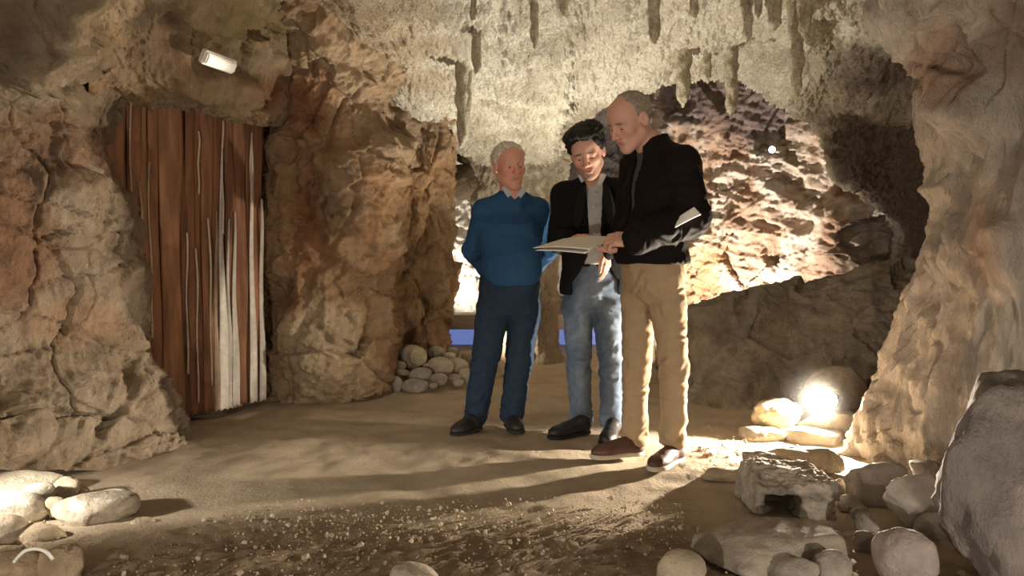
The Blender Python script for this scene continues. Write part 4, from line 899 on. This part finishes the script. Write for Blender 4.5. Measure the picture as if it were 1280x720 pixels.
# ------------------------------------------------------------------ the man in the blue sweater
A = Person('person', floor_pt(615, 535), 'man in a blue sweater and dark jeans with his arms behind his back')
A.setup(fwd=np.array([.25, -.97, 0]), girth=1.08, belly=.035, hc=W(637, 208, 4.42), HR=head_frame((.36, -.93, -.10), -4), hs=1.12, nb=W(640, 239, 4.47), sh=[W(606, 264, 4.46), W(672, 263, 4.54)], el=[W(593, 312, 4.60), W(684, 311, 4.68)], wr=[W(618, 352, 4.75), W(654, 352, 4.78)],
        pel=W(636, 368, 4.50), hip=[W(616, 388, 4.47), W(655, 388, 4.52)], kn=[W(606, 452, 4.42), W(649, 449, 4.47)], an=[W(594, 521, 4.46), W(640, 518, 4.50)], heel=[floor_pt(600, 536), floor_pt(637, 531)], toe=[floor_pt(566, 546), floor_pt(648, 543)])
A.body(RUDDY, (0.42, 0.34, 0.28), None, hands=[(A.wr[0], (.8, .3, -.3), (0, 1, .2), (0, 0, 1), [(25, 35, 25)] * 4), (A.wr[1], (-.8, .3, -.3), (0, 1, .2), (0, 0, 1), [(25, 35, 25)] * 4)])
def hairA(v, q, R, h):
    v.ell(q(0, -.020, .036), np.array([.089, .108, .096]) * h, R, 0); A.hcut(v, lambda x, y, z: (.026 + .95 * y - .6 * np.maximum(0, np.abs(x) - .055)) - z); v.ell(q(0, .085, .07), np.array([.048, .04, .05]) * h, R, .01, '-')
    for i in (-1, 1): v.ell(q(i * .088, -.010, -.008), np.array([.03, .027, .036]) * h, R, .004, '-')
A.hair(hairA, (0.58, 0.53, 0.45), .007)
v = A.vol(.007, A.pel - .45, A.sm + .3); A.torso(v, .014, .05, True, (.058, .050, .040)); hem = W(640, 357, 4.4)[2]; v.clip(lambda X, Y, Z: hem - Z); n0 = A.nb
def vneck(depth, slope):
    def g(X, Y, Z):
        u, f, w = A.local(X, Y, Z, n0); return np.minimum(-np.maximum(np.abs(u) * slope - (w + depth) * .6, -f - .02), 9) 
    return g
v.clip(vneck(.055, .75)); v.cap(n0 - A.up * .03, n0 + A.up * .12, .066, .085, .01, '-')
A.cloth('sweater', v, M['knit'], (0.028, 0.080, 0.175), .004, [(A.el[0], .10, .012), (A.el[1], .10, .012), (A.pel + A.up * .12, .16, .004)])
v = Vol(A.sm - .3, A.nb + .2, .005); A.torso(v, .004, .04, False); v.clip(lambda X, Y, Z: (A.nb[2] - .16) - Z); v.cap(n0 - A.up * .03, n0 + A.up * .03, .068, .074, .02); v.cap(n0, n0 + A.up * .2, .058, .066, .004, '-'); v.clip(lambda X, Y, Z: A.local(X, Y, Z, n0)[2] - .012 + .9 * A.local(X, Y, Z, n0)[1]); v.clip(vneck(.035, .75))
sh_ = A.cloth('shirt', v, M['shirt'], (0.40, 0.43, 0.46), .001)
for i in (-1, 1):
    c = n0 + A.lat * i * .042 + A.f * .062 - A.up * .012; v = Vol(c - .09, c + .09, .004); a_ = i * .62; Rz = np.array([[math.cos(a_), 0, math.sin(a_)], [0, 1, 0], [-math.sin(a_), 0, math.cos(a_)]]); v.box(c, (.018, .007, .042), .005, A.R @ Rz); V, Q = v.mesh(); make('collar', relax(V, Q, 1), Q, M['shirt'], parent=sh_, col=(0.42, 0.44, 0.46), origin=A.org)
A.trousers((.102, .078, .068), hem + .06, .036, M['denim'], (0.022, 0.040, 0.068), .008)
A.shoes(M['shoe_leather'], (0.022, 0.020, 0.020), (0.03, 0.028, 0.027), .10)

# ------------------------------------------------------------------ the man in the black blazer
B = Person('person', floor_pt(735, 545), 'dark haired man in a black blazer, pale shirt and light blue jeans reading the papers')
B.setup(fwd=np.array([-.12, -.99, 0]), girth=.98, hc=W(734, 192, 4.22), HR=head_frame((-.20, -.92, -.40), -9), hs=1.13, nb=W(740, 226, 4.33), sh=[W(706, 244, 4.36), W(774, 240, 4.33)], el=[W(699, 300, 4.36), W(781, 296, 4.30)], wr=[W(711, 301, 4.12), W(757, 313, 4.10)],
        pel=W(741, 362, 4.36), hip=[W(723, 382, 4.36), W(759, 382, 4.33)], kn=[W(723, 453, 4.32), W(764, 452, 4.28)], an=[W(726, 526, 4.40), W(764, 532, 4.32)], heel=[floor_pt(736, 541), floor_pt(768, 543)], toe=[floor_pt(687, 549), floor_pt(757, 558)])
B.body(SKIN, (0.04, 0.03, 0.025), (0.22, 0.14, 0.11), hands=[(B.wr[0], (.75, -.55, .25), (.2, -.2, -1), (.2, -.3, .6), [(10, 25, 20), (12, 25, 20), (14, 25, 20), (16, 25, 20)]),
                                                            (B.wr[1], (.06, -.05, -1), (-.75, .5, 0), (.2, -.9, 0), [(12, 22, 18), (14, 26, 20), (18, 30, 22), (22, 34, 24)], 1.0, .08, (.85, .42, .15))])
def hairB(v, q, R, h):
    v.ell(q(0, -.024, .044), np.array([.094, .110, .098]) * h, R, 0); v.ell(q(-.02, .034, .102), np.array([.070, .062, .040]) * h, R, .03); v.ell(q(.02, -.03, .110), np.array([.075, .07, .042]) * h, R, .03); v.ell(q(-.045, .01, .085), np.array([.042, .06, .042]) * h, R, .03)
    B.hcut(v, lambda x, y, z: (.020 + .88 * y + .16 * np.maximum(0, y - .05) - .9 * np.maximum(0, np.abs(x) - .058)) - z)
    for i in (-1, 1): v.ell(q(i * .09, -.008, -.010), np.array([.028, .024, .034]) * h, R, .004, '-')
B.hair(hairB, (0.014, 0.011, 0.010), .011, freq=32)
n1 = B.nb; hemB = W(715, 368, 4.3)[2]
v = B.vol(.007, B.pel - .45, B.sm + .3); B.torso(v, .020, .05, True, (.054, .048, .038)); v.ell(B.pel + B.up * .02, (.185, .135, .20), B.R, .05)
def opening(X, Y, Z):
    u, f, w = B.local(X, Y, Z, n1); hw = .052 - .018 * np.clip(-w / .3, 0, 1) + .10 * np.clip((-w - .36) / .22, 0, 1) ** 2
    return -np.maximum(np.abs(u - .012) - hw, -f + .01)
v.clip(opening); v.cap(n1 - B.up * .03, n1 + B.up * .12, .064, .085, .01, '-'); v.clip(lambda X, Y, Z: hemB - Z)
bz = B.cloth('blazer', v, M['wool'], (0.010, 0.010, 0.011), .004, [(B.el[0], .10, .012), (B.el[1], .10, .012)])
for i in (-1, 1):
    c = n1 + B.lat * (i * .082 + .012) + B.f * .122 - B.up * .16; v = Vol(c - .16, c + .16, .005); a_ = -i * .14; Rz = np.array([[math.cos(a_), 0, math.sin(a_)], [0, 1, 0], [-math.sin(a_), 0, math.cos(a_)]]); v.ell(c, (.030, .010, .13), B.R @ Rz, 0); V, Q = v.mesh(); make('lapel', relax(V, Q, 1), Q, M['wool'], parent=bz, col=(0.014, 0.014, 0.015), origin=B.org)
v = Vol(B.pel - .35, B.nb + .25, .006); B.torso(v, .008, .05, False); v.clip(lambda X, Y, Z: (W(740, 330, 4.25)[2]) - Z); v.cap(n1 - B.up * .03, n1 + B.up * .05, .066, .070, .02); v.cap(n1 + B.up * .01, n1 + B.up * .2, .057, .064, .004, '-'); v.clip(lambda X, Y, Z: B.local(X, Y, Z, n1)[2] - .04 + .3 * B.local(X, Y, Z, n1)[1])
v.clip(lambda X, Y, Z: -np.maximum(np.abs(B.local(X, Y, Z, n1)[0]) * .8 - (B.local(X, Y, Z, n1)[2] + .045) * .5, -B.local(X, Y, Z, n1)[1]))
sh_ = B.cloth('shirt', v, M['shirt'], (0.46, 0.46, 0.46), .004)
for i in (-1, 1):
    c = n1 + B.lat * i * .046 + B.f * .066 - B.up * .006; v = Vol(c - .09, c + .09, .004); a_ = i * .45; Rz = np.array([[math.cos(a_), 0, math.sin(a_)], [0, 1, 0], [-math.sin(a_), 0, math.cos(a_)]]); v.box(c, (.019, .006, .046), .005, B.R @ Rz); V, Q = v.mesh(); make('collar', relax(V, Q, 1), Q, M['shirt'], parent=sh_, col=(0.55, 0.55, 0.55), origin=B.org)
for q in range(5):
    c = n1 + B.f * .124 - B.up * (.08 + .075 * q) + B.lat * .008; V0, F0 = ICO[2]; make('button', V0 * .006 + c, F0, M['white_plastic'], parent=sh_, origin=B.org)
for q in range(3):
    c = (B.wr[0] * .82 + B.el[0] * .18) + np.array([.02, -.042, .012 * q - .01]); V0, F0 = ICO[2]; make('button', V0 * .007 + c, F0, M['black_metal'], parent=bz, origin=B.org)
for i in (0, 1):
    e = unit(B.el[i] - B.wr[i]); v = Vol(B.wr[i] - .1, B.wr[i] + .1, .004); v.cap(B.wr[i] + e * .012, B.wr[i] + e * .05, .036, .040, 0); V, Q = v.mesh(); make('shirt_cuff', V, Q, M['shirt'], parent=sh_, col=(0.5, 0.5, 0.5), origin=B.org)
B.trousers((.088, .067, .058), W(740, 326, 4.3)[2], .055, M['denim'], lambda V: mixc((0.085, 0.115, 0.165), (0.165, 0.215, 0.29), sstep(-.5, .5, fbm(V * np.array([5, 5, 2]), 3))), .011, name='jeans')
v = Vol(B.pel - .25, B.pel + .3, .006); wz = W(740, 330, 4.3)[2]; v.ell(B.pel + B.up * .1, (.170, .127, .15), B.R, 0); v.clip(lambda X, Y, Z: np.abs(Z - wz) - .017); V, Q = v.mesh(); bl = make('belt', V, Q, M['leather'], parent=B.root, col=(0.015, 0.013, 0.012), origin=B.org)
B.shoes(M['shoe_leather'], (0.016, 0.014, 0.014), (0.012, 0.011, 0.011), .10)

# ------------------------------------------------------------------ the tall man in the black leather jacket
D = Person('person', floor_pt(808, 575), 'tall grey haired man in a black leather jacket and khaki trousers holding the papers')
D.setup(fwd=np.array([-.72, -.69, 0]), girth=1.06, belly=.02, hc=W(787, 152, 3.74), HR=head_frame((-.80, -.48, -.50), 3), hs=1.15, nb=W(816, 179, 3.80), sh=[W(797, 208, 3.96), W(852, 205, 3.67)], el=[W(788, 280, 4.00), W(863, 272, 3.64)], wr=[W(784, 313, 3.84), W(796, 300, 3.53)],
        pel=W(817, 345, 3.82), hip=[W(799, 372, 3.88), W(834, 372, 3.76)], kn=[W(796, 452, 3.86), W(842, 455, 3.72)], an=[W(792, 548, 3.88), W(842, 548, 3.74)], heel=[floor_pt(804, 568), floor_pt(851, 574)], toe=[floor_pt(740, 574), floor_pt(814, 590)])
D.body(SKIN, (0.16, 0.11, 0.08), None, hands=[(D.wr[1], (-.93, .30, .05), (.30, .60, -.75), (-.35, .3, .7), [(20, 38, 25), (22, 40, 28), (25, 42, 30), (28, 44, 32)], 1.16, .06, (.85, .45, .35)),
                                              (D.wr[0], (-.93, -.25, -.02), (-.1, .1, 1), (.3, -.7, .3), [(5, 10, 8)] * 4)])
def hairD(v, q, R, h):
    v.ell(q(0, -.024, .036), np.array([.080, .098, .088]) * h, R, 0); D.hcut(v, lambda x, y, z: (.020 + 1.0 * y - .9 * np.maximum(0, np.abs(x) - .05)) - z); v.ell(q(0, .085, .105), np.array([.058, .085, .062]) * h, R, .01, '-')
    for i in (-1, 1): v.ell(q(i * .088, -.010, -.008), np.array([.03, .027, .037]) * h, R, .004, '-')
D.hair(hairD, (0.30, 0.25, 0.20), .004)
n2 = D.nb; hemD = W(820, 329, 3.7)[2]
v = D.vol(.007, D.pel - .45, D.sm + .35); D.torso(v, .026, .05, True, (.064, .060, .046)); v.ell(D.pel + D.up * .05, (.195, .15, .20), D.R, .05)
def openD(X, Y, Z):
    u, f, w = D.local(X, Y, Z, n2); hw = .045 - .035 * np.clip(-w / .42, 0, 1); return -np.maximum(np.abs(u + .02) - hw, np.maximum(-f + .02, -w - .42))
v.cap(n2 - D.up * .02, n2 + D.up * .03, .080, .072, .02); v.clip(openD); v.cap(n2 - D.up * .0, n2 + D.up * .16, .060, .072, .004, '-'); v.clip(lambda X, Y, Z: np.maximum(hemD - Z, D.local(X, Y, Z, n2)[2] - .035 + .30 * D.local(X, Y, Z, n2)[1]))
jk = D.cloth('leather_jacket', v, M['leather'], (0.012, 0.0095, 0.009), .006, [(D.el[1], .14, .016), (D.el[0], .12, .012), ((D.el[1] + D.wr[1]) / 2, .10, .003)], freq=(9, 9, 16))
v = Vol(D.pel - .3, D.pel + .35, .006); v.ell(D.pel + D.up * .05, (.203, .158, .20), D.R, .02); v.clip(lambda X, Y, Z: np.maximum(Z - hemD - .045, hemD - .004 - Z)); V, Q = v.mesh(); make('waistband', V, Q, M['leather'], parent=jk, col=(0.014, 0.011, 0.010), origin=D.org)
e = unit(D.el[1] - D.wr[1])
v = Vol(D.wr[1] - .15, D.wr[1] + .15, .005); v.cap(D.wr[1] + e * .004, D.wr[1] + e * .035, .0475, .052, 0); V, Q = v.mesh(); cf = make('cuff', relax(V, Q, 1), Q, M['leather'], parent=jk, col=(0.015, 0.012, 0.011), origin=D.org)
for q in (0, 1):
    c = D.wr[1] + e * (.0 + .028 * q) + np.array([.0, -.050, .004]); V0, F0 = ICO[2]; make('snap', V0 * .0065 + c, F0, M['snap'] if 'snap' in M else M.setdefault('snap', mat('snap', (.7, .7, .68), .25, metal=1.0, nscale=20, namp=.03)), parent=cf, origin=D.org)
v = Vol(D.pel - .3, D.nb + .25, .006); D.torso(v, .010, .05, False); v.clip(lambda X, Y, Z: (hemD + .06) - Z); v.cap(n2 - D.up * .03, n2 + D.up * .03, .066, .068, .02); v.cap(n2 + D.up * .0, n2 + D.up * .2, .056, .064, .004, '-'); v.clip(lambda X, Y, Z: D.local(X, Y, Z, n2)[2] - .03 + .25 * D.local(X, Y, Z, n2)[1])
D.cloth('sweater', v, M['knit'], (0.085, 0.085, 0.08), .003)
D.trousers((.092, .069, .060), hemD + .05, .062, M['chino'], (0.37, 0.27, 0.165), .011)
D.laces = (0.10, 0.06, 0.04)
D.shoes(M['shoe_leather'], (0.085, 0.042, 0.028), (0.48, 0.42, 0.34), .105, .026)

# ------------------------------------------------------------------ papers
def paper(name, corners, label, n=14, bend=0.012, thick=0.0025):
    A_, B_, C_, E_ = [np.asarray(c) for c in corners]; V = []
    nn = unit(np.cross(B_ - A_, E_ - A_)); nn = nn if nn[2] > 0 else -nn
    for i in range(n):
        for j in range(n):
            s, t = j / (n - 1), i / (n - 1); V.append((1 - t) * ((1 - s) * A_ + s * E_) + t * ((1 - s) * B_ + s * C_) + nn * bend * (math.sin(s * math.pi) * .7 - .5 * t * (1 - s)))
    o = make(name, np.array(V), grid_faces(n, n), M['paper']); m_ = o.modifiers.new('thickness', 'SOLIDIFY'); m_.thickness = thick; m_.offset = 0
    put(o, tuple((A_ + B_ + C_ + E_) / 4)); tag(o, label, 'paper'); return o
paper('paper_sheet', (W(666, 310, 3.74), W(704, 297, 3.98), W(768, 296, 3.86), W(737, 312, 3.56)), 'open white plan sheets held between the men')
paper('paper_sheet', (W(669, 313, 3.735), W(708, 302, 3.95), W(760, 301, 3.84), W(732, 317, 3.56)), 'lower white sheet lying under the open plan sheets', bend=.006)
paper('folded_paper', (W(828, 295, 3.525), W(834, 283, 3.56), W(868, 259, 3.52), W(876, 268, 3.48)), 'folded white paper tucked under the arm of the leather jacket', bend=.01, thick=.006)
